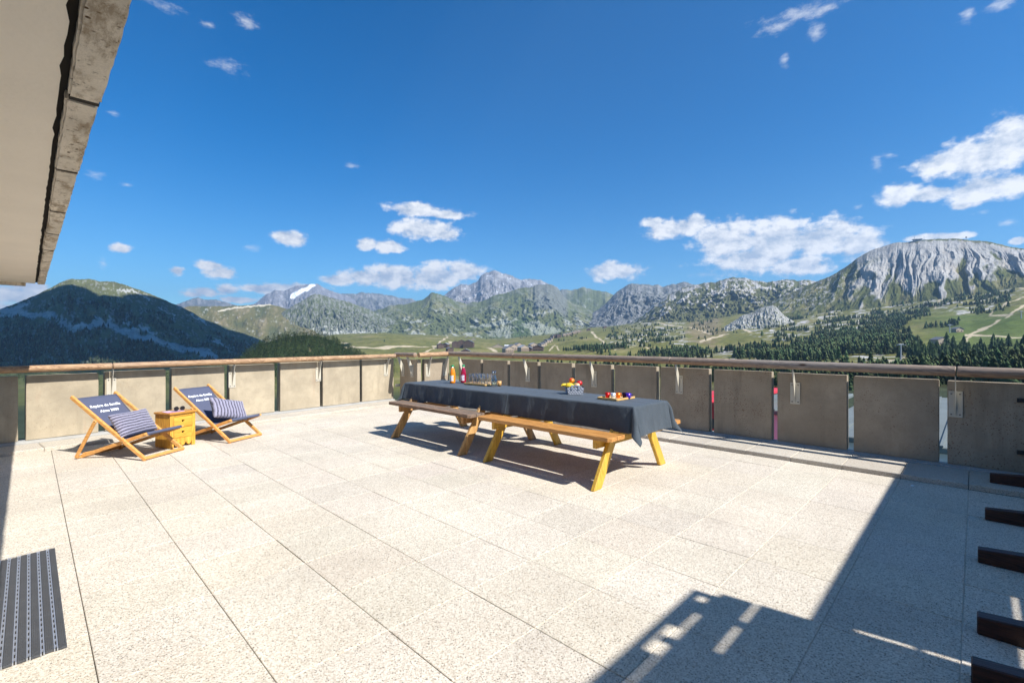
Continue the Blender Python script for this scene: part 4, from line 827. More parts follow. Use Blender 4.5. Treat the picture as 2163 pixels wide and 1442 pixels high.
def banana(loc, rz, tilt, label):
    m = MB(); n = 14; prev = None
    for i in range(n):
        a = -0.75+1.5*i/n; b = -0.75+1.5*(i+1)/n; f = lambda t: (0.075*math.sin(t), 0, 0.075*(1-math.cos(t))*-1)
        rr = lambda t: 0.0165*max(0.22, 1-(abs(t)/0.80)**4); m.tube(f(a), f(b), rr(a), rr(b), seg=10, caps=(i in (0, n-1)))
    bmesh.ops.remove_doubles(m.bm, verts=m.bm.verts, dist=0.0003)
    o = m.build('banana', plain('banana_skin', (0.80, 0.58, 0.03), 0.5, var=0.08, vscale=30), smooth=True); o.location = loc; o.rotation_euler = (tilt, 0.1, rz); tag(o, label, 'banana', 'bananas in the basket')
banana((4.475, 3.425, ZT+0.118), R_(-40), 0.5, 'yellow banana, topmost of the bunch at the left of the basket'); banana((4.455, 3.405, ZT+0.098), R_(-48), 0.9, 'yellow banana, lowest of the bunch against the basket rim'); banana((4.445, 3.47, ZT+0.112), R_(-25), 0.3, 'yellow banana at the back left of the basket')
# ================================================================== LAND, MOUNTAINS, WOODS, VILLAGE
CX, CY, FF, EH = 1081.5, 720.0, 999.0, 1.40
Fv = np.array([0.7145, 0.6997]); Rv = np.array([0.6997, -0.7145])
def grad_noise(x, y, seed=0):
    xi = np.floor(x).astype(np.int64); yi = np.floor(y).astype(np.int64); xf = x-xi; yf = y-yi
    def h(a, b):
        n = (a*374761393+b*668265263+seed*1442695041) & 0xffffffff; n = ((n ^ (n >> 13))*1274126177) & 0xffffffff; n = (n ^ (n >> 16)) & 0xffff
        return n*(2*math.pi/65536)
    def g(a, b, dx, dy): t = h(a, b); return np.cos(t)*dx+np.sin(t)*dy
    u = xf*xf*xf*(xf*(xf*6-15)+10); v = yf*yf*yf*(yf*(yf*6-15)+10)
    return ((g(xi, yi, xf, yf)*(1-u)+g(xi+1, yi, xf-1, yf)*u)*(1-v)+(g(xi, yi+1, xf, yf-1)*(1-u)+g(xi+1, yi+1, xf-1, yf-1)*u)*v)*1.5
def fbm(x, y, oct=5, seed=0, gain=0.5, lac=2.03):
    a = 1.0; s = 0; f = 1.0; t = 0
    for i in range(oct): s = s+a*grad_noise(x*f, y*f, seed+i*17); t += a; a *= gain; f *= lac
    return s/t
def ridged(x, y, oct=4, seed=0, gain=0.5):
    a = 1.0; s = 0; f = 1.0; t = 0
    for i in range(oct): s = s+a*(1-np.abs(grad_noise(x*f, y*f, seed+i*17))*2.0); t += a; a *= gain; f *= 2.03
    return s/t
def sm(x, a, b): t = np.clip((x-a)/(b-a), 0, 1); return t*t*(3-2*t)
def seg_dist(u, v, pts, ky=1.0):
    d = np.full(u.shape, 1e9)
    for (a, b) in zip(pts, pts[1:]):
        ax, ay = a[0], a[1]*ky; bx, by = b[0], b[1]*ky; dx, dy = bx-ax, by-ay; L2 = dx*dx+dy*dy
        t = np.clip(((u-ax)*dx+(v*ky-ay)*dy)/L2, 0, 1); d = np.minimum(d, np.hypot(u-ax-t*dx, v*ky-ay-t*dy))
    return d
def mixc(a, b, w): return a*(1-w[..., None])+np.array(b)*w[..., None] if not isinstance(b, np.ndarray) or b.ndim == 1 else a*(1-w[..., None])+b*w[..., None]
def grid_mesh(name, X, Y, Z, col, mat, kind='structure'):
    n, m = X.shape; co = np.stack([X, Y, Z], -1).reshape(-1, 3).astype(np.float32)
    idx = np.arange(n*m).reshape(n, m); q = np.stack([idx[:-1, :-1], idx[1:, :-1], idx[1:, 1:], idx[:-1, 1:]], -1).reshape(-1, 4)
    me = bpy.data.meshes.new(name); me.vertices.add(len(co)); me.vertices.foreach_set('co', co.ravel()); me.loops.add(q.size); me.loops.foreach_set('vertex_index', q.ravel().astype(np.int32))
    me.polygons.add(len(q)); me.polygons.foreach_set('loop_start', np.arange(0, q.size, 4, dtype=np.int32)); me.polygons.foreach_set('loop_total', np.full(len(q), 4, dtype=np.int32)); me.update(calc_edges=True)
    a = me.attributes.new('Col', 'FLOAT_COLOR', 'POINT'); c4 = np.ones((n*m, 4), np.float32); c4[:, :3] = np.clip(col.reshape(-1, 3), 0.004, 0.9); a.data.foreach_set('color', c4.ravel())
    me.materials.append(mat); me.shade_smooth(); o = bpy.data.objects.new(name, me); C.objects.link(o); tag(o, kind=kind); return o
def world_xy(u, r):                   # u: bearing as a pixel column of the photo, r: distance along the ground
    l = (u-CX)/FF; k = r/np.sqrt(1+l*l); return Fv[0]*k+Rv[0]*l*k, Fv[1]*k+Rv[1]*l*k, k
M_land = vcol('hillside', nscale=0.08, var=0.30, bump=0.6, bdist=2.0, bscale=0.10)
M_rock = vcol('mountain_rock', nscale=0.02, var=0.28, bump=1.0, bdist=14.0, bscale=0.018)
M_far = vcol('far_rock', nscale=0.006, var=0.25, bump=1.0, bdist=45.0, bscale=0.006)

GRASS = (0.132, 0.130, 0.036); GRASS2 = (0.18, 0.165, 0.055); GRASSD = (0.070, 0.085, 0.025); TAN = (0.24, 0.19, 0.105); PATH = (0.50, 0.41, 0.28); ROCKW = (0.43, 0.41, 0.39); ROCKG = (0.24, 0.245, 0.225); SCREE = (0.40, 0.40, 0.36)
# ---- base ground: for each bearing, the height of the land at each distance
rn = np.array([14, 40, 100, 250, 400, 600, 900, 1300, 1800, 2400, 3200, 4500, 7000.0])
cols = {
 -500: [2600, 1350, 1000, 880, 860, 840, 825, 805, 790, 780, 770, 760, 745],
 100:  [2600, 1350, 1000, 870, 845, 825, 808, 790, 778, 768, 760, 750, 740],
 430:  [2600, 1350, 1000, 860, 830, 812, 792, 776, 768, 760, 752, 745, 738],
 600:  [2600, 1350, 1000, 848, 818, 795, 778, 764, 756, 744, 738, 738, 735],
 700:  [2600, 1350, 995, 845, 815, 790, 770, 752, 736, 714, 706, 716, 730],
 800:  [2600, 1350, 990, 842, 812, 787, 767, 748, 728, 706, 703, 716, 730],
 950:  [2600, 1350, 990, 840, 810, 785, 764, 746, 730, 716, 709, 716, 730],
 1050: [2600, 1350, 990, 840, 810, 785, 763, 745, 732, 721, 716, 718, 727],
 1150: [2600, 1350, 990, 839, 808, 783, 760, 741, 727, 714, 706, 708, 722],
 1250: [2600, 1350, 990, 838, 806, 780, 756, 736, 718, 700, 692, 696, 710],
 1450: [2600, 1350, 990, 835, 800, 774, 750, 728, 706, 684, 668, 664, 690],
 1650: [2600, 1350, 990, 832, 797, 770, 742, 715, 692, 664, 645, 640, 660],
 1850: [2600, 1350, 990, 832, 795, 765, 733, 700, 672, 642, 622, 615, 640],
 2050: [2600, 1350, 990, 830, 790, 758, 722, 685, 648, 612, 598, 590, 610],
 2163: [2600, 1350, 990, 830, 788, 752, 712, 668, 626, 592, 578, 570, 590],
 2500: [2600, 1350, 990, 830, 786, 748, 706, 660, 615, 580, 565, 560, 570],
 3600: [2600, 1350, 990, 830, 786, 748, 706, 660, 615, 580, 565, 560, 570]}
cu = np.array(sorted(cols)); cv = np.array([cols[k] for k in cu], float)
def base_v(u, r):
    lr = np.log(r); lrn = np.log(rn); i = np.clip(np.searchsorted(lrn, lr)-1, 0, len(rn)-2); t = (lr-lrn[i])/(lrn[i+1]-lrn[i]); t = np.clip(t, 0, 1)
    uc = np.clip(u, cu[0], cu[-1]); j = np.clip(np.searchsorted(cu, uc)-1, 0, len(cu)-2); s = (uc-cu[j])/(cu[j+1]-cu[j]); s = s*s*(3-2*s)*0.5+s*0.5
    a = cv[j, i]*(1-t)+cv[j, i+1]*t; b = cv[j+1, i]*(1-t)+cv[j+1, i+1]*t; return a*(1-s)+b*s
def base_noise(x, y, r):
    amp = np.clip(r/90, 0.2, 14); return fbm(x/260, y/260, 6, 3)*amp*1.25 + np.abs(fbm(x/90, y/90, 4, 9))*amp*0.25
def ground(u, r):
    x, y, k = world_xy(u, r); z = EH-(base_v(u, r)-CY)*k/FF; return x, y, z+base_noise(x, y, r)
th = np.concatenate([np.linspace(-72, -50, 12), np.linspace(-49, 49, 1150), np.linspace(50, 72, 12)]); uu = CX+FF*np.tan(np.radians(th))
rr = np.concatenate([np.geomspace(14, 380, 60), np.geomspace(390, 5200, 560), np.geomspace(5300, 7000, 12)])
U, Rr = np.meshgrid(uu, rr, indexing='ij'); X, Y, Z = ground(U, Rr); V = base_v(U, Rr)
n1 = fbm(X/170, Y/170, 5, 21); n2 = fbm(X/45, Y/45, 5, 5); n3 = fbm(X/18, Y/18, 4, 8)
col = np.zeros(U.shape+(3,))+np.array(GRASS); col = mixc(col, GRASS2, sm(n1, -0.15, 0.35)); col = mixc(col, GRASSD, sm(n2, 0.10, 0.45)*0.8); col = mixc(col, TAN, sm(n1+n2*0.5, 0.22, 0.5)*0.55)
col *= (1+0.25*n3)[..., None]
# greener ski slopes on the right
w = sm(U, 1880, 2050)*sm(V, 640, 680)*(1-sm(V, 735, 760)); col = mixc(col, (0.075, 0.12, 0.028), w*0.7)
# rocky ground patches (real outcrops): right of centre
def patch(u0, v0, a, b, thr=0.0, s=0.35): return sm(1-((U-u0)/a)**2-((V-v0)/b)**2+n2*1.6+n3*0.8, thr, thr+s)
for (u0, v0, a, b) in ((1420, 700, 90, 26), (1460, 678, 60, 14), (1700, 690, 120, 26), (1620, 668, 50, 14), (1800, 660, 90, 22), (1830, 748, 70, 22), (1970, 640, 130, 22), (1510, 745, 60, 14), (2060, 610, 100, 16), (1330, 720, 50, 14)):
    wv = patch(u0, v0, a, b)*sm(n3*0.6+n2*0.9, 0.08, 0.30); col = mixc(col, ROCKW, wv*0.9)
wv = patch(1490, 690, 40, 40)*0.8; col = mixc(col, (0.20, 0.155, 0.08), wv)
# dirt tracks
tracks = [([(2163, 645), (2140, 660), (2128, 672), (2100, 690), (2060, 702), (2042, 712), (2040, 722)], 3.2), ([(2040, 708), (2163, 704)], 1.6), ([(2163, 620), (2120, 640), (2090, 668), (2140, 664)], 2.0),
 ([(1250, 700), (1262, 712), (1275, 724), (1318, 730)], 2.6), ([(1560, 690), (1580, 696), (1592, 700)], 2.4), ([(1480, 722), (1540, 708), (1560, 704)], 2.2), ([(1656, 672), (1670, 664), (1690, 660)], 2.4), ([(1590, 745), (1600, 755), (1606, 762), (1592, 752), (1620, 742)], 2.4),
 ([(1810, 652), (1850, 640), (1900, 632), (1960, 622), (2000, 600), (2080, 582)], 2.0), ([(1975, 650), (1985, 636), (2010, 622)], 2.4), ([(700, 735), (850, 732), (920, 728), (945, 712)], 2.0), ([(890, 745), (925, 735), (950, 722), (1050, 740)], 1.6), ([(1300, 745), (1345, 732), (1370, 738)], 1.4),
 ([(1160, 740), (1172, 728), (1180, 738)], 1.6), ([(1880, 760), (1930, 748), (1950, 742)], 2.6), ([(1200, 690), (1250, 682), (1330, 672), (1440, 668)], 1.4), ([(720, 722), (745, 724)], 1.6), ([(2060, 590), (2120, 600), (2163, 606)], 1.8), ([(1380, 680), (1440, 690), (1500, 700)], 1.5)]
for pts, wd in tracks:
    dd = seg_dist(U+4*n2, V+1.2*n2, pts, 1.6); col = mixc(col, PATH, (1-sm(dd, wd*0.55, wd*1.1))*0.9)
# darker ground in the left valley and close below the terrace
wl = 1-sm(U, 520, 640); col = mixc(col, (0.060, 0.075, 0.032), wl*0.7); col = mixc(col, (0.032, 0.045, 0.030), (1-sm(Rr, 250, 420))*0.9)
tag(grid_mesh('terrain', X, Y, Z, col, M_land), kind='structure')
m = MB(); m.tube((0, 0, -1200), (0, 0, -1199), 26000, seg=96); tag(m.build('valley_floor', plain('valley_green', (0.06, 0.08, 0.04), 1.0, vscale=0.002)), kind='structure')

# ---- mountain masses, each at its own distance
def mass(name, crest, D, w, vfoot, style, mat, du=1.0, nt_=150, jag=1.0, back=0.5, umin=None, umax=None, shp=1.0, amp=1.0, paint=None):
    cp = np.array(crest, float); u0, u1 = cp[0, 0], cp[-1, 0]; us = np.arange(u0, u1+du, du); vc = np.interp(us, cp[:, 0], cp[:, 1])
    ker = np.exp(-0.5*(np.arange(-6, 7)/(2.2/du))**2); ker /= ker.sum(); vcs = np.convolve(np.pad(vc, 6, mode='edge'), ker, 'valid')
    xa, ya, _ = world_xy(us, np.full(us.shape, float(D))); s_m = us*D/FF
    vcs = vcs-jag*(fbm(us/22, us*0+D*0.01, 5, 31, gain=0.6))*5.0
    tt = np.concatenate([np.linspace(0, 1, nt_), 1+np.linspace(0, 1, 26)[1:]]); Uo, T = np.meshgrid(us, tt, indexing='ij'); Vc = vcs[:, None]+0*T; Vf = (np.interp(us, *np.array(vfoot, float).T) if isinstance(vfoot, list) else np.full(us.shape, float(vfoot)))[:, None]+0*T; Vf = np.maximum(Vf, base_v(us, np.full(us.shape, float(D-w)))[:, None]+8)
    Tf = np.clip(T, 0, 1); sh = Tf**shp; Vv = Vf+(Vc-Vf)*sh; Rd = D-w*(1-Tf)
    env = np.sin(np.pi*Tf)**0.6*np.minimum(1, (1-Tf)*4+0.12)
    px = Uo*D/FF; hz = (Tf*w)                                     # metres across, metres up the slope
    X, Y, K = world_xy(Uo, Rd); disp = 0
    hh = (Vf-Vc)*D/FF; hh = np.maximum(hh, D*0.02)
    info = dict(U=Uo, V=Vv, T=Tf, px=px)
    n_l = fbm(px/(0.16*w), hz/(0.3*w), 5, 41); n_m = fbm(px/(0.045*w), hz/(0.09*w), 5, 43)
    if style == 'ribs':
        warp = fbm(px/240, hz/300, 4, 77)*95
        pf = (Uo-1985)/(1+0.55*(1-Tf))*D/FF; rb = ridged((pf+warp*0.9)/118, hz/900+0.25*n_l, 4, 51, 0.45); rb2 = ridged((pf+warp*1.2)/300, hz/1200, 2, 59, 0.5); rb3 = ridged((pf+warp*0.7)/46, hz/300, 3, 93, 0.5); disp = (rb-0.35)*46+(rb2-0.4)*48+(rb3-0.4)*13+n_m*8; rb = rb*0.7+rb3*0.3; rb = rb*0.65+rb2*0.35; info['rb'] = rb
    elif style == 'crag':
        rb = ridged((px+fbm(px/200, hz/200, 3, 5)*50)/(0.07*w), hz/(0.16*w), 5, 55, 0.58); disp = (rb-0.4)*0.085*w+n_l*0.08*w; info['rb'] = rb
    else:
        rb = ridged(px/(0.16*w), hz/(0.5*w), 5, 61); disp = n_l*0.09*w+(rb-0.4)*0.03*w+n_m*0.015*w; info['rb'] = rb
    disp = disp*amp*env; info['disp'] = disp
    Rd2 = Rd-disp*0.75; Zb = EH-(Vv-CY)*K/FF; Zz = Zb+disp*0.35*(hh/w if style != 'ribs' else 0.6)
    bk = np.clip(T-1, 0, 1); Rd2 = Rd2+bk*w*back*1.6; X, Y, K2 = world_xy(Uo, Rd2); Zz = np.where(T > 1, Zz-hh*bk*0.9+n_m*0, Zz)
    # drop the two ends below the ground so the mass closes
    nn = X.shape[0]; dXu = np.gradient(X, axis=0); dYu = np.gradient(Y, axis=0); dZu = np.gradient(Zz, axis=0); dXt = np.gradient(X, axis=1); dYt = np.gradient(Y, axis=1); dZt = np.gradient(Zz, axis=1)
    nx = dYu*dZt-dZu*dYt; ny = dZu*dXt-dXu*dZt; nz_ = dXu*dYt-dYu*dXt; L = np.sqrt(nx*nx+ny*ny+nz_*nz_)+1e-9; info['slope'] = np.abs(nz_)/L; info['n_l'] = n_l; info['n_m'] = n_m; info['hi'] = fbm(px/(0.015*w), hz/(0.03*w), 4, 47)
    c = paint(info); grid_mesh(name, X, Y, Zz, c, mat); return info, X, Y, Zz
def P_white(i):          # pale dolomite ribs with grass between and below
    c = np.zeros(i['U'].shape+(3,))+np.array((0.34, 0.33, 0.31)); c = mixc(c, (0.38, 0.34, 0.29), sm(i['n_l'], 0.0, 0.4)*0.6); c = mixc(c, (0.30, 0.29, 0.28), sm(i['hi'], 0.1, 0.5)*0.6); c = mixc(c, (0.27, 0.265, 0.26), sm(i['n_m'], 0.12, 0.4)*0.6)
    low = 1-sm(i['T']+i['n_l']*0.30+(i['rb']-0.4)*0.8, 0.34, 0.46); g = np.maximum(low, sm(-i['rb']+i['n_m']*0.5, -0.12, 0.10)*(1-sm(i['T'], 0.45, 0.8))*0.9)
    left = 1-sm(i['U']+90*i['n_l'], 1790, 1850); rk = sm(i['n_m']+i['hi']*0.8, 0.12, 0.32); g = np.maximum(g, left*(1-rk*0.8))
    top = sm(i['T']+i['n_m']*0.05, 0.955, 0.985)*sm(i['U'], 1890, 1950); g = np.maximum(g, top*0.9)
    gc = mixc(np.zeros(c.shape)+np.array((0.085, 0.095, 0.032)), (0.15, 0.14, 0.06), sm(i['n_l'], -0.2, 0.4)); return c*(1-g[..., None])+gc*g[..., None]
def P_ridge(i):
    c = np.zeros(i['U'].shape+(3,))+np.array((0.095, 0.10, 0.040)); c = mixc(c, (0.15, 0.14, 0.065), sm(i['n_l'], 0, 0.4))
    rk = sm(i['n_m']*0.9+i['hi']*0.4+i['n_l']*0.5+(i['T']-0.6)*0.5+(i['rb']-0.45)*0.4, 0.12, 0.32)*sm(i['T'], 0.22, 0.5); c = mixc(c, ROCKW, rk*0.85); dk = sm(i['T']+i['n_m']*0.1, 0.93, 0.99)*sm(i['hi'], -0.1, 0.2); return mixc(c, (0.13, 0.13, 0.12), dk*0.7)
def P_green(i):
    c = np.zeros(i['U'].shape+(3,))+np.array((0.100, 0.115, 0.045)); c = mixc(c, (0.165, 0.16, 0.072), sm(i['n_l'], 0, 0.4)); rk = sm(i['n_m']*0.8+i['hi']*0.4+i['n_l']*.5+(i['rb']-0.5)*0.6+(i['T']-.6)*.3, 0.08, 0.4); c = mixc(c, (0.20, 0.21, 0.18), rk*0.55)
    sc = sm(i['n_l']*0.9+i['n_m']*0.8, 0.24, 0.36)*(1-sm(i['T'], 0.55, 0.8)); c = mixc(c, (0.33, 0.34, 0.29), sc*0.8)
    cl = sm(i['U'], 1120, 1135)*(1-sm(i['U'], 1192, 1204))*sm(i['T'], 0.5, 0.62); c = mixc(c, (0.16, 0.165, 0.16), cl*0.7)
    gv = np.exp(-((i['U']-1098)/26)**2)*(1-sm(i['T'], 0.35, 0.65)); c = mixc(c, (0.055, 0.085, 0.03), gv*0.85)
    for (uu_, t_, a, b) in ((1150, 0.22, 48, 0.09), (1060, 0.24, 30, 0.12), (1040, 0.40, 50, 0.06), (800, 0.34, 34, 0.06), (1125, 0.30, 22, 0.12)):
        q = sm(1-((i['U']-uu_)/a)**2-((i['T']-t_)/b)**2+i['n_m']*1.6, 0.1, 0.5); c = mixc(c, (0.27, 0.285, 0.23), q*0.7)
    return c
def P_grey(i):
    c = np.zeros(i['U'].shape+(3,))+np.array((0.20, 0.195, 0.195)); c = mixc(c, (0.29, 0.285, 0.28), sm(i['n_m']+i['rb']*0.3, 0.1, 0.35)); c = mixc(c, (0.15, 0.15, 0.12), sm(-i['n_l'], 0.05, 0.4)*0.7*(1-sm(i['T'], .5, .8))); return mixc(c, (0.85, 0.87, 0.9), sm(i['hi']+i['n_m']*.5, 0.42, 0.50)*sm(i['T'], 0.5, 0.7)*0.8)
def P_snow(i):
    c = np.zeros(i['U'].shape+(3,))+np.array((0.20, 0.20, 0.21)); c = mixc(c, (0.30, 0.30, 0.31), sm(i['n_m'], 0, 0.4))
    q = sm(1-((i['U']-622)/18)**2-((i['T']-0.42)/0.28)**2+i['n_m']*1.6, 0.1, 0.3); q = np.maximum(q, sm(1-(seg_dist(i['U'], i['V'], [(618, 625), (640, 612), (662, 602)])/5)+i['n_m']*1.0, 0.0, 0.3)); return mixc(c, (0.88, 0.90, 0.94), q)
def P_plainrock(i):
    c = np.zeros(i['U'].shape+(3,))+np.array((0.135, 0.14, 0.13)); return mixc(c, (0.22, 0.22, 0.21), sm(i['n_m']+i['rb']*0.3, 0.1, 0.4))
def P_knoll(i):
    c = np.zeros(i['U'].shape+(3,))+np.array((0.10, 0.115, 0.06)); c = mixc(c, (0.20, 0.205, 0.185), sm(i['n_m']+i['hi']*0.8, -0.1, 0.2)*0.9); sc = (1-sm(i['T']+0.5*i['n_m']+0.15*(i['rb']-.4), 0.16, 0.24)); return mixc(c, (0.42, 0.42, 0.38), sc*0.9)
def P_meadow(i):
    c = np.zeros(i['U'].shape+(3,))+np.array((0.125, 0.115, 0.045)); c = mixc(c, (0.20, 0.165, 0.085), sm(i['n_l']+i['n_m']*.4, 0, 0.35)); c = mixc(c, (0.075, 0.085, 0.035), sm(-i['n_l'], 0.1, 0.4)*0.8)
    for pts, wd in (([(462, 656), (490, 650), (560, 643), (590, 641)], 3.2), ([(600, 660), (620, 664), (700, 662), (780, 658)], 2.4), ([(720, 682), (760, 700), (800, 705)], 1.5)):
        c = mixc(c, (0.55, 0.49, 0.37), (1-sm(seg_dist(i['U'], i['V']+3*i['n_m'], pts, 1.5), wd*0.5, wd))*0.9)
    return mixc(c, SCREE, sm(i['n_m']+i['hi']*.6, 0.32, 0.45)*0.6)
def P_dark(i):          # big wooded mountain on the left
    c = np.zeros(i['U'].shape+(3,))+np.array((0.085, 0.10, 0.045)); c = mixc(c, (0.085, 0.088, 0.045), sm(i['T'], 0.72, 0.95)*0.8); c = mixc(c, (0.050, 0.065, 0.035), sm(i['n_m'], -0.1, 0.3)*(1-sm(i['T'], 0.65, 0.9)))
    c = mixc(c, (0.17, 0.175, 0.15), sm(i['hi']+i['n_m']*0.6, 0.1, 0.35)*0.8)
    sc = 0
    for pts, wd in (([(0, 655), (40, 660), (80, 664), (110, 668)], 9), ([(130, 668), (140, 690), (150, 682)], 8), ([(160, 695), (200, 688), (240, 683), (265, 700), (300, 715), (340, 720), (380, 728), (420, 745), (450, 752)], 9), ([(205, 675), (212, 690)], 5), ([(232, 672), (245, 690)], 7), ([(270, 680), (285, 700)], 6), ([(300, 690), (330, 712)], 6),
                    ([(255, 610), (290, 618), (312, 628)], 2.6), ([(340, 645), (362, 665), (372, 678)], 2.0), ([(405, 660), (420, 672), (436, 684)], 3.0), ([(370, 640), (400, 652)], 1.8), ([(420, 735), (450, 750), (460, 755)], 8), ([(455, 715), (480, 735)], 4), ([(60, 640), (30, 652), (0, 665)], 6)):
        q = 1-sm(seg_dist(i['U']+26*i['n_m']+8*i['hi'], i['V']+9*i['hi']+10*i['n_l'], pts, 1.0)+10*np.clip(i['hi']-0.1, 0, 1)*wd/6, wd*0.5, wd*1.1); sc = np.maximum(sc, q)
    return mixc(c*1.35, (0.42, 0.42, 0.40), sc*0.85)
def P_outcrop(i):
    c = np.zeros(i['U'].shape+(3,))+np.array((0.38, 0.37, 0.35)); return mixc(c, (0.10, 0.11, 0.04), sm(i['n_m']+i['hi']*0.6-0.25*(i['T']-0.6), 0.02, 0.22))
mass('mountain', [(-420, 720), (-250, 700), (-120, 678), (0, 652), (30, 641), (75, 622), (110, 605), (135, 592), (150, 588), (172, 589), (190, 588), (212, 593), (240, 594), (270, 602), (310, 617), (340, 629), (390, 650), (430, 673), (480, 690), (520, 704), (570, 722), (620, 738), (700, 765)], 2500, 900, [(-420, 800), (600, 776), (700, 776)], 'soft', M_rock, du=1.0, nt_=230, jag=0.5, paint=P_dark)
mass('mountain_ridge', [(330, 690), (380, 650), (400, 645), (440, 646), (520, 644), (570, 641), (610, 652), (700, 672), (800, 682), (900, 694), (960, 706), (1000, 716)], 4300, 1100, 738, 'soft', M_land, nt_=120, jag=0.4, paint=P_meadow)
mass('rocky_knoll', [(588, 664), (620, 643), (640, 632), (660, 619), (678, 621), (700, 628), (730, 634), (760, 645), (800, 660), (830, 672), (860, 690)], 4150, 500, 690, 'crag', M_rock, nt_=120, jag=0.9, paint=P_knoll, amp=1.3)
mass('far_mountain', [(360, 646), (385, 638), (405, 630), (420, 627), (435, 632), (455, 631), (475, 637), (510, 646)], 9500, 1800, 660, 'soft', M_far, nt_=60, jag=0.5, paint=P_plainrock)
mass('snowy_mountain', [(510, 650), (545, 636), (560, 622), (580, 612), (600, 613), (620, 605), (640, 601), (668, 598), (680, 604), (700, 613), (730, 622), (760, 640)], 8600, 2400, 665, 'crag', M_far, nt_=110, jag=0.9, paint=P_snow)
mass('far_mountain', [(690, 640), (720, 618), (745, 620), (770, 616), (800, 619), (830, 624), (870, 632), (920, 648)], 8900, 2000, 670, 'crag', M_far, nt_=90, jag=0.9, paint=P_plainrock)
mass('grey_peak', [(900, 650), (935, 624), (960, 606), (975, 599), (990, 600), (1005, 596), (1020, 578), (1030, 573), (1045, 571), (1060, 575), (1080, 580), (1100, 590), (1125, 588), (1150, 593), (1165, 600), (1200, 620), (1240, 640)], 7200, 2200, 690, 'crag', M_far, nt_=160, jag=1.2, paint=P_grey, amp=0.9)
mass('rocky_mountain', [(640, 700), (720, 680), (780, 658), (820, 646), (860, 641), (890, 632), (912, 619), (925, 618), (940, 624), (960, 634), (985, 640), (1010, 637), (1040, 625), (1070, 616), (1100, 608), (1125, 606), (1140, 600), (1165, 600), (1178, 606), (1190, 625), (1210, 640), (1250, 655), (1300, 670), (1360, 690)], 4800, 1500, 722, 'crag', M_rock, nt_=230, jag=1.0, paint=P_green, amp=0.8)
mass('green_ridge', [(1150, 640), (1185, 610), (1205, 612), (1232, 605), (1250, 611), (1280, 615), (1310, 626), (1400, 650), (1440, 670)], 6200, 1500, 690, 'soft', M_rock, nt_=90, jag=0.9, paint=P_green)
mass('rock_butte', [(1240, 668), (1280, 640), (1300, 618), (1320, 603), (1335, 598), (1360, 600), (1385, 600), (1400, 604), (1420, 599), (1450, 595), (1475, 602), (1500, 606), (1560, 620), (1620, 640)], 4700, 1100, 692, 'crag', M_rock, nt_=150, jag=0.8, paint=P_plainrock)
mass('rock_ridge', [(1320, 690), (1360, 660), (1380, 643), (1410, 622), (1440, 608), (1480, 598), (1520, 592), (1548, 584), (1575, 587), (1600, 592), (1620, 595), (1650, 590), (1680, 590), (1720, 592), (1750, 588), (1800, 600), (1860, 620)], 3400, 900, [(1320, 704), (1860, 668)], 'crag', M_rock, nt_=200, jag=1.0, paint=P_ridge)
inf, mx_, my_, mz_ = mass('white_massif', [(1560, 672), (1640, 632), (1700, 604), (1740, 588), (1765, 577), (1790, 560), (1810, 545), (1830, 533), (1850, 524), (1880, 515), (1895, 510), (1912, 511), (1930, 508), (1950, 505), (1990, 503), (2020, 503), (2050, 507), (2080, 508), (2110, 514), (2140, 522), (2163, 524), (2230, 535), (2330, 545), (2450, 560), (2600, 575)],
     2650, 500, [(1560, 690), (1700, 662), (1860, 640), (2000, 606), (2163, 592), (2600, 590)], 'ribs', M_rock, du=0.8, nt_=330, jag=0.45, shp=0.9, paint=P_white)
mass('white_outcrop', [(1530, 690), (1548, 678), (1570, 664), (1590, 659), (1605, 651), (1620, 646), (1632, 644), (1642, 649), (1650, 658), (1660, 668), (1690, 684)], 1950, 90, [(1530, 700), (1690, 690)], 'soft', M_rock, du=0.5, nt_=90, jag=0.5, paint=P_outcrop, amp=1.5)

# ---- unseen cloud over the left valley, put there to shade the wooded mountain
m = MB()
def cloud(cx, cy, cz, rx, ry, rz_, n, label):
    m = MB()
    for i in range(n):
        a = rng.uniform(0, 2*math.pi); q = math.sqrt(rng.uniform(0, 1)); r_ = rng.uniform(0.10, 0.24)
        m.blob((cx+rx*q*math.cos(a), cy+ry*q*math.sin(a), cz+rz_*rng.uniform(-.2, .8)*(1-q)), min(rx, ry)*r_, 2, (1.2, 1.2, 0.55))
    for v in m.bm.verts:
        k = mnoise.fractal(v.co/90, 1.0, 2.0, 4)*30; v.co += v.co.normalized()*k*0; v.co.z += k; v.co.x += k*0.5
    o = m.build('cloud', plain('cloud_white', (0.85, 0.85, 0.87), 1.0, var=0.02, vscale=0.01), smooth=True); tag(o, label, 'cloud'); return o
cloud(300, 400, 1560, 680, 600, 120, 95, 'unseen white cloud placed high over the wooded mountain at left to shade it')

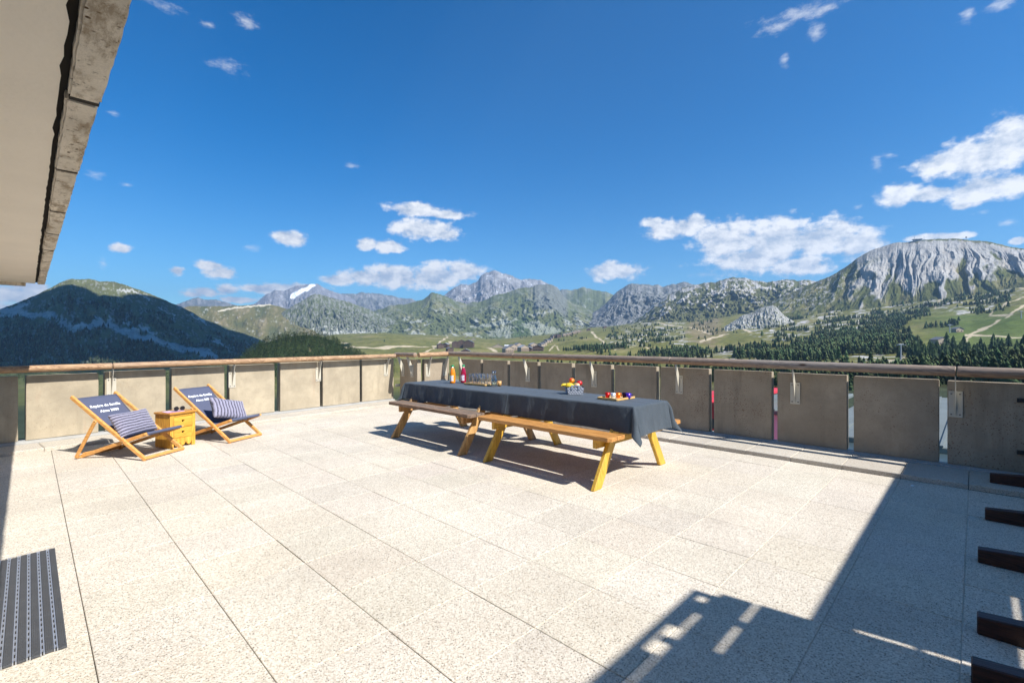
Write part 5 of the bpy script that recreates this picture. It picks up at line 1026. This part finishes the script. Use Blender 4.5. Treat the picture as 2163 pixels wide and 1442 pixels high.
# ---- conifers
def conifer_template(tiers, sides, seed, bare=0.12):
    r_ = np.random.default_rng(seed); vs = []; fs = []
    def add(v, f): o = len(vs); vs.extend(v); fs.extend([tuple(o+i for i in q) for q in f])
    s = 5; add([(0.028*math.cos(2*math.pi*k/s), 0.028*math.sin(2*math.pi*k/s), -0.05) for k in range(s)]+[(0, 0, 0.6)], [(k, (k+1) % s, s) for k in range(s)])
    for t in range(tiers):
        z0 = bare+(1-bare)*(t/tiers)*0.92; z1 = min(1.0, z0+(1-bare)*1.9/tiers); rad = 0.21*(1-t/tiers)**0.85+0.025; ring = []
        for k in range(sides):
            a = 2*math.pi*(k+r_.uniform(-.25, .25))/sides; q = rad*(1.25 if k % 2 else 0.62)*r_.uniform(0.75, 1.2); ring.append((q*math.cos(a), q*math.sin(a), z0-(0.02 if k % 2 else -0.02)+r_.uniform(-.02, .02)))
        add(ring+[(r_.uniform(-.012, .012), r_.uniform(-.012, .012), z1), (0, 0, z0+0.05)], [(k, (k+1) % sides, sides) for k in range(sides)]+[((k+1) % sides, k, sides+1) for k in range(sides)])
    return np.array(vs), fs
def pine_template(n, seed):       # rounder stone-pine like crown made of many small leaf clumps
    r_ = np.random.default_rng(seed); vs = []; fs = []
    for k in range(5): vs.append((0.03*math.cos(k*1.257), 0.03*math.sin(k*1.257), -0.05))
    vs.append((0, 0, 0.7)); fs += [(k, (k+1) % 5, 5) for k in range(5)]
    for i in range(n):
        z = 0.16+0.84*r_.uniform(0, 1)**0.9; R0 = 0.25*math.sin(min(1, (1-z)*1.5+0.10)*math.pi/2)**0.8*r_.uniform(0.45, 1.0); a = r_.uniform(0, 2*math.pi); c = np.array((R0*math.cos(a), R0*math.sin(a), z)); s = r_.uniform(0.035, 0.075)
        o = len(vs); d = r_.normal(0, 1, (4, 3)); d /= np.linalg.norm(d, axis=1)[:, None]; d[:, 2] *= 0.6
        vs.extend([tuple(c+q*s) for q in d]); fs += [(o, o+1, o+2), (o, o+2, o+3), (o, o+3, o+1), (o+1, o+3, o+2)]
    return np.array(vs), fs
def folmat(name, base, var=0.35):
    m, nt, N, L, b = nodes(name); at = N.new('ShaderNodeAttribute'); at.attribute_name = 'tint'; tc = N.new('ShaderNodeTexCoord')
    n = N.new('ShaderNodeTexNoise'); n.inputs['Scale'].default_value = 0.5; n.inputs['Detail'].default_value = 6; L.new(tc.outputs['Object'], n.inputs['Vector']); r = N.new('ShaderNodeMapRange'); L.new(n.outputs[0], r.inputs[0]); r.inputs[1].default_value = 0.3; r.inputs[2].default_value = 0.7; r.inputs[3].default_value = 1-var; r.inputs[4].default_value = 1+var
    v = N.new('ShaderNodeVectorMath'); v.operation = 'SCALE'; v.inputs[0].default_value = base
    if name != 'tree_single': L.new(at.outputs['Color'], v.inputs[0])
    L.new(r.outputs[0], v.inputs['Scale']); L.new(v.outputs[0], b.inputs['Base Color']); b.inputs['Roughness'].default_value = 0.9; b.inputs['Specular IOR Level'].default_value = 0.15; return m
M_fol = folmat('foliage', (0.04, 0.06, 0.02))
TEMPL = [conifer_template(3, 6, s) for s in range(4)]; TEMN = [conifer_template(6, 10, s+20) for s in range(4)]; TEMP = [pine_template(46, s+40) for s in range(4)]
def forest(name, P, H, templ, label, base=(0.058, 0.088, 0.036), cat='woodland'):
    VV = []; FF_ = []; CC = []; off = 0; N_ = len(P); ch = rng.integers(0, len(templ), N_)
    for ti, (tv, tf) in enumerate(templ):
        ids = np.where(ch == ti)[0]
        if not len(ids): continue
        a = rng.uniform(0, 6.28, len(ids)); w_ = H[ids]*rng.uniform(0.8, 1.25, len(ids)); c, s = np.cos(a), np.sin(a)
        x = (tv[None, :, 0]*c[:, None]-tv[None, :, 1]*s[:, None])*w_[:, None]+P[ids, 0][:, None]; y = (tv[None, :, 0]*s[:, None]+tv[None, :, 1]*c[:, None])*w_[:, None]+P[ids, 1][:, None]; z = tv[None, :, 2]*H[ids][:, None]+P[ids, 2][:, None]
        VV.append(np.stack([x, y, z], -1).reshape(-1, 3)); f = np.array(tf); FF_.append((f[None]+(np.arange(len(ids))*len(tv))[:, None, None]+off).reshape(-1, 3)); off += len(ids)*len(tv)
        g = rng.uniform(0.65, 1.5, len(ids)); warm = rng.uniform(0.85, 1.3, len(ids)); cc = np.stack([base[0]*g*warm, base[1]*g, base[2]*g, np.ones(len(ids))], -1); CC.append(np.repeat(cc, len(tv), axis=0))
    V_ = np.concatenate(VV).astype(np.float32); F_ = np.concatenate(FF_).astype(np.int32); CCs = np.concatenate(CC).astype(np.float32)
    me = bpy.data.meshes.new(name); me.vertices.add(len(V_)); me.vertices.foreach_set('co', V_.ravel()); me.loops.add(F_.size); me.loops.foreach_set('vertex_index', F_.ravel()); me.polygons.add(len(F_)); me.polygons.foreach_set('loop_start', np.arange(0, F_.size, 3, dtype=np.int32)); me.polygons.foreach_set('loop_total', np.full(len(F_), 3, dtype=np.int32)); me.update(calc_edges=True)
    a = me.attributes.new('tint', 'FLOAT_COLOR', 'POINT'); a.data.foreach_set('color', CCs.ravel()); me.materials.append(M_fol); o = bpy.data.objects.new(name, me); C.objects.link(o); tag(o, label, cat, kind='stuff'); return o
rs_ = np.geomspace(120, 3600, 400)
def at_uv(u, v, strict=False):                     # first ground point seen in that direction
    vv = base_v(np.full(rs_.shape, u), rs_); i = np.argmax(vv <= v)
    if vv[i] > v or i == 0:
        return None if strict else 2600.0
    t = (vv[i-1]-v)/(vv[i-1]-vv[i]+1e-9); return rs_[i-1]*(1-t)+rs_[i]*t
def scatter(areas, n, hmin, hmax, rock=0.25, seed=0):
    P = []; H = []; tot = sum(a[2]*a[3]*a[4] for a in areas); g = np.random.default_rng(seed)
    for (u0, v0, a, b, den) in areas:
        k = int(n*a*b*den/tot)
        for _ in range(k):
            t = g.uniform(0, 2*math.pi); q = math.sqrt(g.uniform(0, 1)); u = u0+a*q*math.cos(t)*1.15; v = v0+b*q*math.sin(t)*1.1
            r = at_uv(u, v, True)
            if r is None: continue
            r *= g.uniform(0.985, 1.015); x, y, z = ground(np.array([u]), np.array([r])); x, y, z = float(x[0]), float(y[0]), float(z[0])
            if float(fbm(np.array([x/115]), np.array([y/115]), 4, 90)[0]) < rock-0.5: continue
            P.append((x, y, z)); H.append(g.uniform(hmin, hmax)*(0.6+0.5*g.uniform(0, 1)))
    return np.array(P), np.array(H)
woods = [(1360, 706, 80, 20, 1), (1480, 690, 45, 14, .5), (1330, 742, 110, 12, 1.2), (1250, 745, 60, 6, .8), (1460, 748, 50, 12, 1), (1565, 742, 40, 12, 1.2), (1720, 690, 80, 20, 1.0), (1640, 680, 50, 14, .6), (1820, 672, 70, 16, .9), (1880, 690, 60, 20, 1.0), (1780, 715, 130, 16, 1.1), (1700, 748, 110, 16, 1.2), (1850, 735, 90, 20, 1.1),
         (1960, 680, 60, 18, 1.1), (2010, 652, 60, 14, 1.2), (2075, 630, 50, 12, 1.2), (2110, 610, 30, 8, .8), (1920, 655, 80, 10, .6), (2090, 660, 60, 8, .2), (1760, 660, 60, 10, .5), (1560, 650, 60, 6, .2), (1130, 708, 90, 6, .5), (1050, 712, 60, 4, .4), (1210, 714, 40, 8, .5), (1230, 735, 30, 4, .4), (1880, 630, 60, 6, .15), (1700, 735, 200, 30, .05), (1500, 720, 200, 30, .02)]
P, H = scatter(woods, 10000, 10, 18, 0.56, 5); forest('conifer_wood', P, H, TEMPL, 'dark green conifer woods scattered over the right hillside')
low = [(2050, 800, 180, 24, 1), (1850, 806, 160, 20, 1), (1650, 796, 150, 16, 1), (1450, 785, 150, 14, .8), (1250, 775, 140, 10, .6), (2300, 760, 160, 40, 1)]
P, H = scatter(low, 1300, 9, 15, 0.22, 6); forest('conifer_wood', P, H, TEMN, 'dark green conifer wood just behind the right railing, below its handrail')
lf = [(300, 790, 340, 26, 1), (500, 770, 120, 14, 1), (640, 772, 120, 14, 1), (820, 780, 120, 12, .5)]
P, H = scatter(lf, 1500, 9, 15, 0.15, 7); forest('mixed_wood', P, H, TEMP, 'mixed green wood in the valley below the left railing', base=(0.05, 0.075, 0.028))
# small wooded knoll behind the left railing
kn, kX, kY, kZ = mass('wooded_knoll', [(490, 775), (515, 758), (535, 740), (560, 724), (590, 714), (610, 710), (640, 707), (670, 709), (700, 718), (725, 732), (750, 745), (780, 762), (800, 775)], 800, 230, 790, 'soft', M_land, du=1.5, nt_=60, jag=0.2, paint=lambda i: mixc(np.zeros(i['U'].shape+(3,))+np.array((0.04, 0.055, 0.02)), (0.16, 0.13, 0.07), sm(i['n_m'], 0.2, 0.4)), amp=0.5)
g = np.random.default_rng(3); ii = g.integers(6, kX.shape[0]-6, 1500); jj = (58*np.sqrt(g.uniform(0.02, 1, 1500))).astype(int); P = np.stack([kX[ii, jj]+g.normal(0, 1.5, 1500), kY[ii, jj]+g.normal(0, 1.5, 1500), kZ[ii, jj]-0.3], -1); H = g.uniform(8, 14, 1500)
forest('pine_wood', P, H, TEMP, 'bushy green pines covering the small knoll behind the left railing', base=(0.036, 0.060, 0.018))
# woods on the big left mountain
info, mX, mY, mZ = None, None, None, None
o_m = [o for o in C.objects if o.name == 'mountain'][0]; nv = len(o_m.data.vertices); co = np.empty(nv*3, np.float32); o_m.data.vertices.foreach_get('co', co); co = co.reshape(-1, 230+25, 3)
cl_ = np.empty(nv*4, np.float32); o_m.data.attributes['Col'].data.foreach_get('color', cl_); cl_ = cl_.reshape(-1, 255, 4)
g = np.random.default_rng(9); K = 7500; ii = g.integers(2, co.shape[0]-2, K); jj = (228*g.uniform(0, 1, K)**1.25*0.86).astype(int)
keep = cl_[ii, jj, 0] < 0.16; dn = fbm(co[ii, jj, 0]/130, co[ii, jj, 1]/130, 4, 70); keep &= (dn+0.55*(1-jj/200.0)-0.12) > 0; ii, jj = ii[keep], jj[keep]
P = co[ii, jj].astype(float)+np.stack([g.normal(0, 3, len(ii)), g.normal(0, 3, len(ii)), np.full(len(ii), -0.5)], -1); H = g.uniform(9, 17, len(ii))
forest('mountain_wood', P, H, TEMPL, 'dark conifers covering the lower slopes of the big mountain at left', base=(0.062, 0.088, 0.048))

# ---- single trees, largest in view on the near right slope
M_bark = plain('bark', (0.06, 0.045, 0.03), 1.0); M_ts = folmat('tree_single', (0.056, 0.086, 0.035))
def tree_meshes(seed):
    tv, tf = conifer_template(8, 14, seed, 0.10); ns = 6; tr = bpy.data.meshes.new('trunk'); tr.from_pydata([tuple(v) for v in tv[:ns]], [], [tuple(f) for f in tf[:ns-1]]); tr.materials.append(M_bark)
    cr = bpy.data.meshes.new('crown'); cr.from_pydata([tuple(v) for v in tv[ns:]], [], [tuple(i-ns for i in f) for f in tf[ns-1:]]); cr.materials.append(M_ts); return tr, cr
TM = [tree_meshes(s+70) for s in range(5)]
def tree(x, y, z, h, label, group=None, k=0, squat=1.0):
    t = empty('conifer', (x, y, z), rng.uniform(0, 6.28), label, 'conifer', group); t.scale = (h*squat, h*squat, h)
    for nm, me in zip(('trunk', 'crown'), TM[k % 5]): o = bpy.data.objects.new(nm, me); C.objects.link(o); o.parent = t
    return t
near = [(2060, 752, 130, 14, 1), (1960, 755, 60, 10, 1), (2150, 748, 60, 16, 1), (2000, 745, 40, 10, 1)]
P, H = scatter(near, 200, 11, 19, 0.42, 12)
for k, (p, h) in enumerate(zip(P, H)): tree(p[0], p[1], p[2], h, 'tall dark green conifer in the close wood behind the right end of the railing', 'conifers in the close wood at right', k)
singles = [(380+1500, 640, 'lone conifer on the open slope below the white cliffs'), (1275, 690, 'lone conifer on the meadow above the village rows'), (2065, 668, 'lone small conifer beside the pale dirt track'), (1608, 730, 'lone small conifer beside the looping track'), (1900, 662, 'single conifer left of the ski lift track'), (812, 724, 'small dark tree alone on the smooth green meadow'), (1685, 668, 'small conifer on the grassy shelf')]
for k, (u, v, lab) in enumerate(singles):
    r = at_uv(u, v); x, y, z = ground(np.array([float(u)]), np.array([r])); tree(float(x[0]), float(y[0]), float(z[0]), 11, lab, None, k, 1.3)

# ---- village chalets
M_wall = plain('chalet_timber', (0.085, 0.050, 0.036), 0.9, vscale=0.6); M_wall2 = plain('chalet_render', (0.34, 0.27, 0.20), 0.9, vscale=0.5); M_roof = plain('slate_roof', (0.12, 0.125, 0.14), 0.7, vscale=0.4); M_roof2 = plain('pale_roof', (0.26, 0.27, 0.29), 0.6); M_win = plain('window_glass', (0.03, 0.035, 0.045), 0.15); M_bal = plain('balcony_rail', (0.30, 0.21, 0.14), 0.8); M_white = plain('white_sheet', (0.75, 0.76, 0.78), 0.6)
def house(u, v, w, d, h, rz, wall, roof, label, group, floors=3, rh=None):
    w *= 1.35; d *= 1.3; h *= 1.3
    r = at_uv(u, v)
    if r is None: return
    x, y, z = ground(np.array([float(u)]), np.array([r])); x, y, z = float(x[0]), float(y[0]), float(z[0]); T = empty('chalet', (x, y, z-1.5), math.atan2(-Fv[0], Fv[1])+R_(rz), label, 'chalet', group)
    rh = rh or w*0.22; h += 1.5
    MB().box((-w/2, -d/2, 0), (w/2, d/2, h)).prism([(-w/2, h), (w/2, h), (0, h+rh)], -d/2, d/2).build('wall', wall, T)
    m = MB(); ov = 1.0
    for s in (-1, 1): m.bar((s*(w/2+ov)*0.5, -d/2-ov, h+rh/2-ov*rh/w+0.35), (s*(w/2+ov)*0.5, d/2+ov, h+rh/2-ov*rh/w+0.35), math.hypot((w/2+ov), rh*(w/2+ov)/(w/2)), 0.4, up=(s*rh, 0, w/2))
    m.build('roof', roof, T)
    nf = floors
    for f in range(nf):
        zz = 2.2+f*(h-2.4)/nf; nw = 2 if w < 20 else 4
        for k in range(nw): xx = -w/2+w*(k+0.5)/nw; MB().box((xx-1.0, -d/2-0.08, zz), (xx+1.0, -d/2-0.02, zz+1.6)).build('window', M_win, T)
        MB().box((-w/2, -d/2-1.2, zz-0.9), (w/2, -d/2-0.1, zz-0.1)).build('balcony', M_bal, T)
grp = 'chalets of the village in the valley'
H_ = [(930, 738, 15, 12, 9, 20, 0, 0, 'leftmost small dark chalet of the village'), (942, 736, 14, 12, 9, -15, 0, 1, 'dark chalet second from the left of the village'), (950, 741, 14, 12, 8, 30, 0, 0, 'low dark chalet just above the handrail at the left village end'),
 (962, 733, 18, 14, 15, 10, 0, 0, 'tall dark chalet at the left of the big brown block'), (975, 735, 26, 14, 16, 5, 0, 0, 'large dark brown block in the middle of the left village group'), (990, 736, 26, 14, 15, -8, 0, 0, 'large dark brown block at the right of the left village group'), (984, 742, 20, 12, 8, 0, 0, 1, 'low pale-roofed building in front of the brown blocks'),
 (1073, 744, 22, 12, 10, 40, 1, 0, 'leftmost long chalet of the central village group'), (1083, 741, 24, 12, 10, 40, 1, 0, 'second long chalet of the central village group'), (1094, 738, 24, 12, 10, 40, 1, 0, 'long chalet with warm front near the central group top'), (1105, 744, 20, 12, 9, 38, 1, 1, 'pale-roofed chalet in the middle of the central group'), (1116, 742, 18, 12, 9, -20, 0, 0, 'dark chalet right of the pale-roofed one'), (1126, 738, 18, 12, 10, 25, 1, 1, 'pale-roofed chalet at the foot of the row of steps'), (1137, 744, 20, 12, 8, -10, 0, 0, 'low dark chalet at the right end of the village')]
for k in range(7): H_.append((1141+k*4.3, 735-k*3.1, 12, 10, 9, -30, 1, 0, 'small chalet %s in the stepped row climbing the slope' % ['lowest', 'second lowest', 'third from the bottom', 'middle', 'third from the top', 'second from the top', 'topmost'][k]))
for k in range(3): H_.append((1168+k*6, 716-k*0.6, 14, 12, 10, 10, 0, 0, 'dark block %s above the stepped row' % ['left of three', 'in the middle of three', 'right of three'][k]))
for k in range(6): H_.append((1192+k*6, 711-k*1.6, 15, 10, 8, 15, 1, 1 if k % 2 else 0, '%s chalet of the upper row on the slope' % ['leftmost', 'second', 'third', 'fourth', 'fifth', 'rightmost'][k]))
H_ += [(1243, 686, 14, 10, 7, 0, 0, 0, 'lone dark hut high on the meadow'), (1277, 691, 16, 12, 8, 20, 0, 0, 'lone dark chalet above the upper row'), (985, 712, 14, 10, 5, 0, 1, 1, 'tiny pale hut on the green shelf at left'), (1000, 711, 16, 10, 5, 0, 1, 1, 'tiny pale building on the green shelf'), (1052, 736, 34, 8, 4, 0, 1, 1, 'long low white shed in the valley'), (1985, 728, 12, 9, 5, 0, 1, 0, 'small hut beside the ski lift pylon'), (2022, 703, 9, 7, 4, 0, 1, 0, 'tiny hut near the bend of the dirt track')]
for (u, v, w, d, h, rz, wl, rf, lab) in H_: house(u, v, w, d, h, rz, (M_wall, M_wall2)[wl], (M_roof, M_roof2)[rf], lab, grp, floors=max(1, int(h/3)))
r = at_uv(1071, 731); x, y, z = ground(np.array([1071.0]), np.array([r])); T = empty('tennis_dome', (float(x[0]), float(y[0]), float(z[0])), math.atan2(-Fv[0], Fv[1]), 'bright white roofed hall on the bare ground above the village', 'hall')
MB().box((-9, -8, -1), (9, 8, 4)).build('wall', M_wall2, T); MB().bar((0, -9, 4.8), (0, 9, 8.0), 20, 0.4).build('roof', M_white, T)
T.name = 'village_hall'

# ---- ski lift pylons and the station on the summit
M_pyl = plain('galvanised', (0.36, 0.38, 0.40), 0.5, 0.3)
def pylon(u, v, h, label):
    r = at_uv(u, v); x, y, z = ground(np.array([float(u)]), np.array([r])); T = empty('lift_pylon', (float(x[0]), float(y[0]), float(z[0])), math.atan2(-Fv[0], Fv[1])+0.3, label, 'lift pylon', 'ski lift pylons')
    MB().tube((0, 0, -1), (0, 0, h), 0.75, 0.45, seg=12).build('mast', M_pyl, T); m = MB(); m.box((-3.6, -0.4, h), (3.6, 0.4, h+0.7))
    m.build('cross_arm', M_pyl, T)
    for s in (-1, 1):
        m = MB(); m.box((s*3.3-0.25, -2.4, h-0.7), (s*3.3+0.25, 2.4, h-0.1))
        for k in range(5): m.tube((s*3.3-0.35, -2+k, h-0.75), (s*3.3+0.35, -2+k, h-0.75), 0.3, seg=10)
        m.build('wheel_train', M_pyl, T)
pylon(2006, 708, 13, 'grey ski lift pylon on the green slope by the dirt track'); pylon(1903, 757, 16, 'grey ski lift pylon in front of the rocks, just above the handrail'); pylon(2157, 680, 12, 'grey ski lift pylon at the right edge of the photo'); pylon(1655, 727, 9, 'small lift pylon left of the dark woods')
def crest_at(u): i = int(round((u-1560)/0.8)); return float(mx_[i, 327]), float(my_[i, 327]), float(mz_[i, 327])
x, y, z = crest_at(1938); T = empty('summit_station', (x, y, z), math.atan2(-Fv[0], Fv[1])-0.5, 'small lift station with a mast on the white summit', 'lift station')
MB().box((-14, -6, -4), (14, 6, 5), bev=0.5).build('wall', plain('station_wall', (0.30, 0.31, 0.33), 0.6), T); MB().bar((-17, 0, 6.2), (17, 0, 5.4), 15, 1.0).build('roof', M_roof, T); MB().box((14.1, -4, -4), (24, 4, 3.5)).build('annex', M_white, T)
MB().tube((-10, 0, 6.8), (-10, 0, 27), 0.7, 0.35, seg=8).box((-11.5, -0.4, 14), (-8.5, 0.4, 16)).build('mast', M_pyl, T); MB().tube((22, 0, 3.6), (22, 0, 22), 0.4, 0.25, seg=8).build('mast', M_pyl, T)
MB().box((-9, -6.1, 1), (9, -6.02, 3.5)).build('window_band', M_win, T)
x, y, z = crest_at(2041); T = empty('signal_mast', (x, y, z), 0, 'small mast with a square panel on the summit ridge right of the station', 'mast')
MB().tube((0, 0, -2), (0, 0, 12), 0.5, 0.4, seg=8).build('pole', M_pyl, T); MB().box((-2.5, -2.5, 9), (2.5, 2.5, 13)).build('panel', M_roof, T)

# ---- buildings just below the terrace, seen through the gaps between the panels
def low_building(label, x0, x1, y0, y1, zt, wallm, roofm, bands=(), name='low_building', pitch=0.0):
    T = empty(name, ((x0+x1)/2, (y0+y1)/2, -14), 0, label, 'building'); q = lambda o: (setattr(o, 'matrix_parent_inverse', Matrix.Translation(T.location).inverted()), o)[1]
    q(MB().box((x0, y0, -16), (x1, y1, zt)).build('wall', wallm, T)); m = MB(); m.box((x0-0.25, y0-0.25, zt+0.002), (x1+0.25, y1+0.25, zt+0.14), bev=0.02)
    k = int((y1-y0)/0.45)
    for i in range(k): m.box((x0-0.25, y0+(y1-y0)*(i+0.1)/k, zt+0.141), (x1+0.25, y0+(y1-y0)*(i+0.22)/k, zt+0.175))
    q(m.build('roof', roofm, T))
    for (za, zb, mt, nm) in bands: q(MB().box((x0-0.06, y0+0.02, za), (x0-0.003, y1-0.02, zb)).build(nm, mt, T))
M_zr = plain('weathered_zinc', (0.17, 0.19, 0.18), 0.6, 0.2, vscale=0.8); M_wwall = plain('white_wall', (0.70, 0.72, 0.76), 0.7, var=0.03); M_red = plain('red_panel', (0.62, 0.01, 0.04), 0.4, var=0.05)
low_building('flat grey ribbed roof with white walls below the last panels', 13.6, 25, -7.0, 2.75, -0.95, M_wwall, M_zr, [(-1.9, -1.84, M_zr, 'joint')])
low_building('white walled house with grey roof seen through a gap between panels', 15.5, 22, 3.6, 5.2, -0.75, M_wwall, M_zr)
low_building('bright red panelled building seen through a gap between panels', 13.0, 18, 5.0, 5.9, -0.35, M_red, plain('red_roof', (0.55, 0.03, 0.05), 0.6), [(-0.95, -0.7, M_win, 'window'), (-1.5, -1.2, M_win, 'window'), (-1.15, -1.02, plain('cream_band', (0.6, 0.55, 0.42), 0.6), 'trim')])
low_building('white kiosk with grey roof seen beside the bottles', 38, 46, 47, 53, -4.2, M_wwall, M_zr)

# ---- air
if HAZE_DENSITY:
    hb = MB().box((-9000, -9000, -1201.5), (13500, 13500, 1180)).build('haze', bpy.data.materials.new('air')); hm = hb.data.materials[0]; hm.use_nodes = True; N = hm.node_tree.nodes; L = hm.node_tree.links
    N.remove(N['Principled BSDF']); pv = N.new('ShaderNodeVolumePrincipled'); pv.inputs['Color'].default_value = (0.42, 0.66, 0.98, 1); pv.inputs['Density'].default_value = HAZE_DENSITY; pv.inputs['Anisotropy'].default_value = 0.2
    L.new(pv.outputs[0], N['Material Output'].inputs['Volume']); tag(hb, kind='stuff')
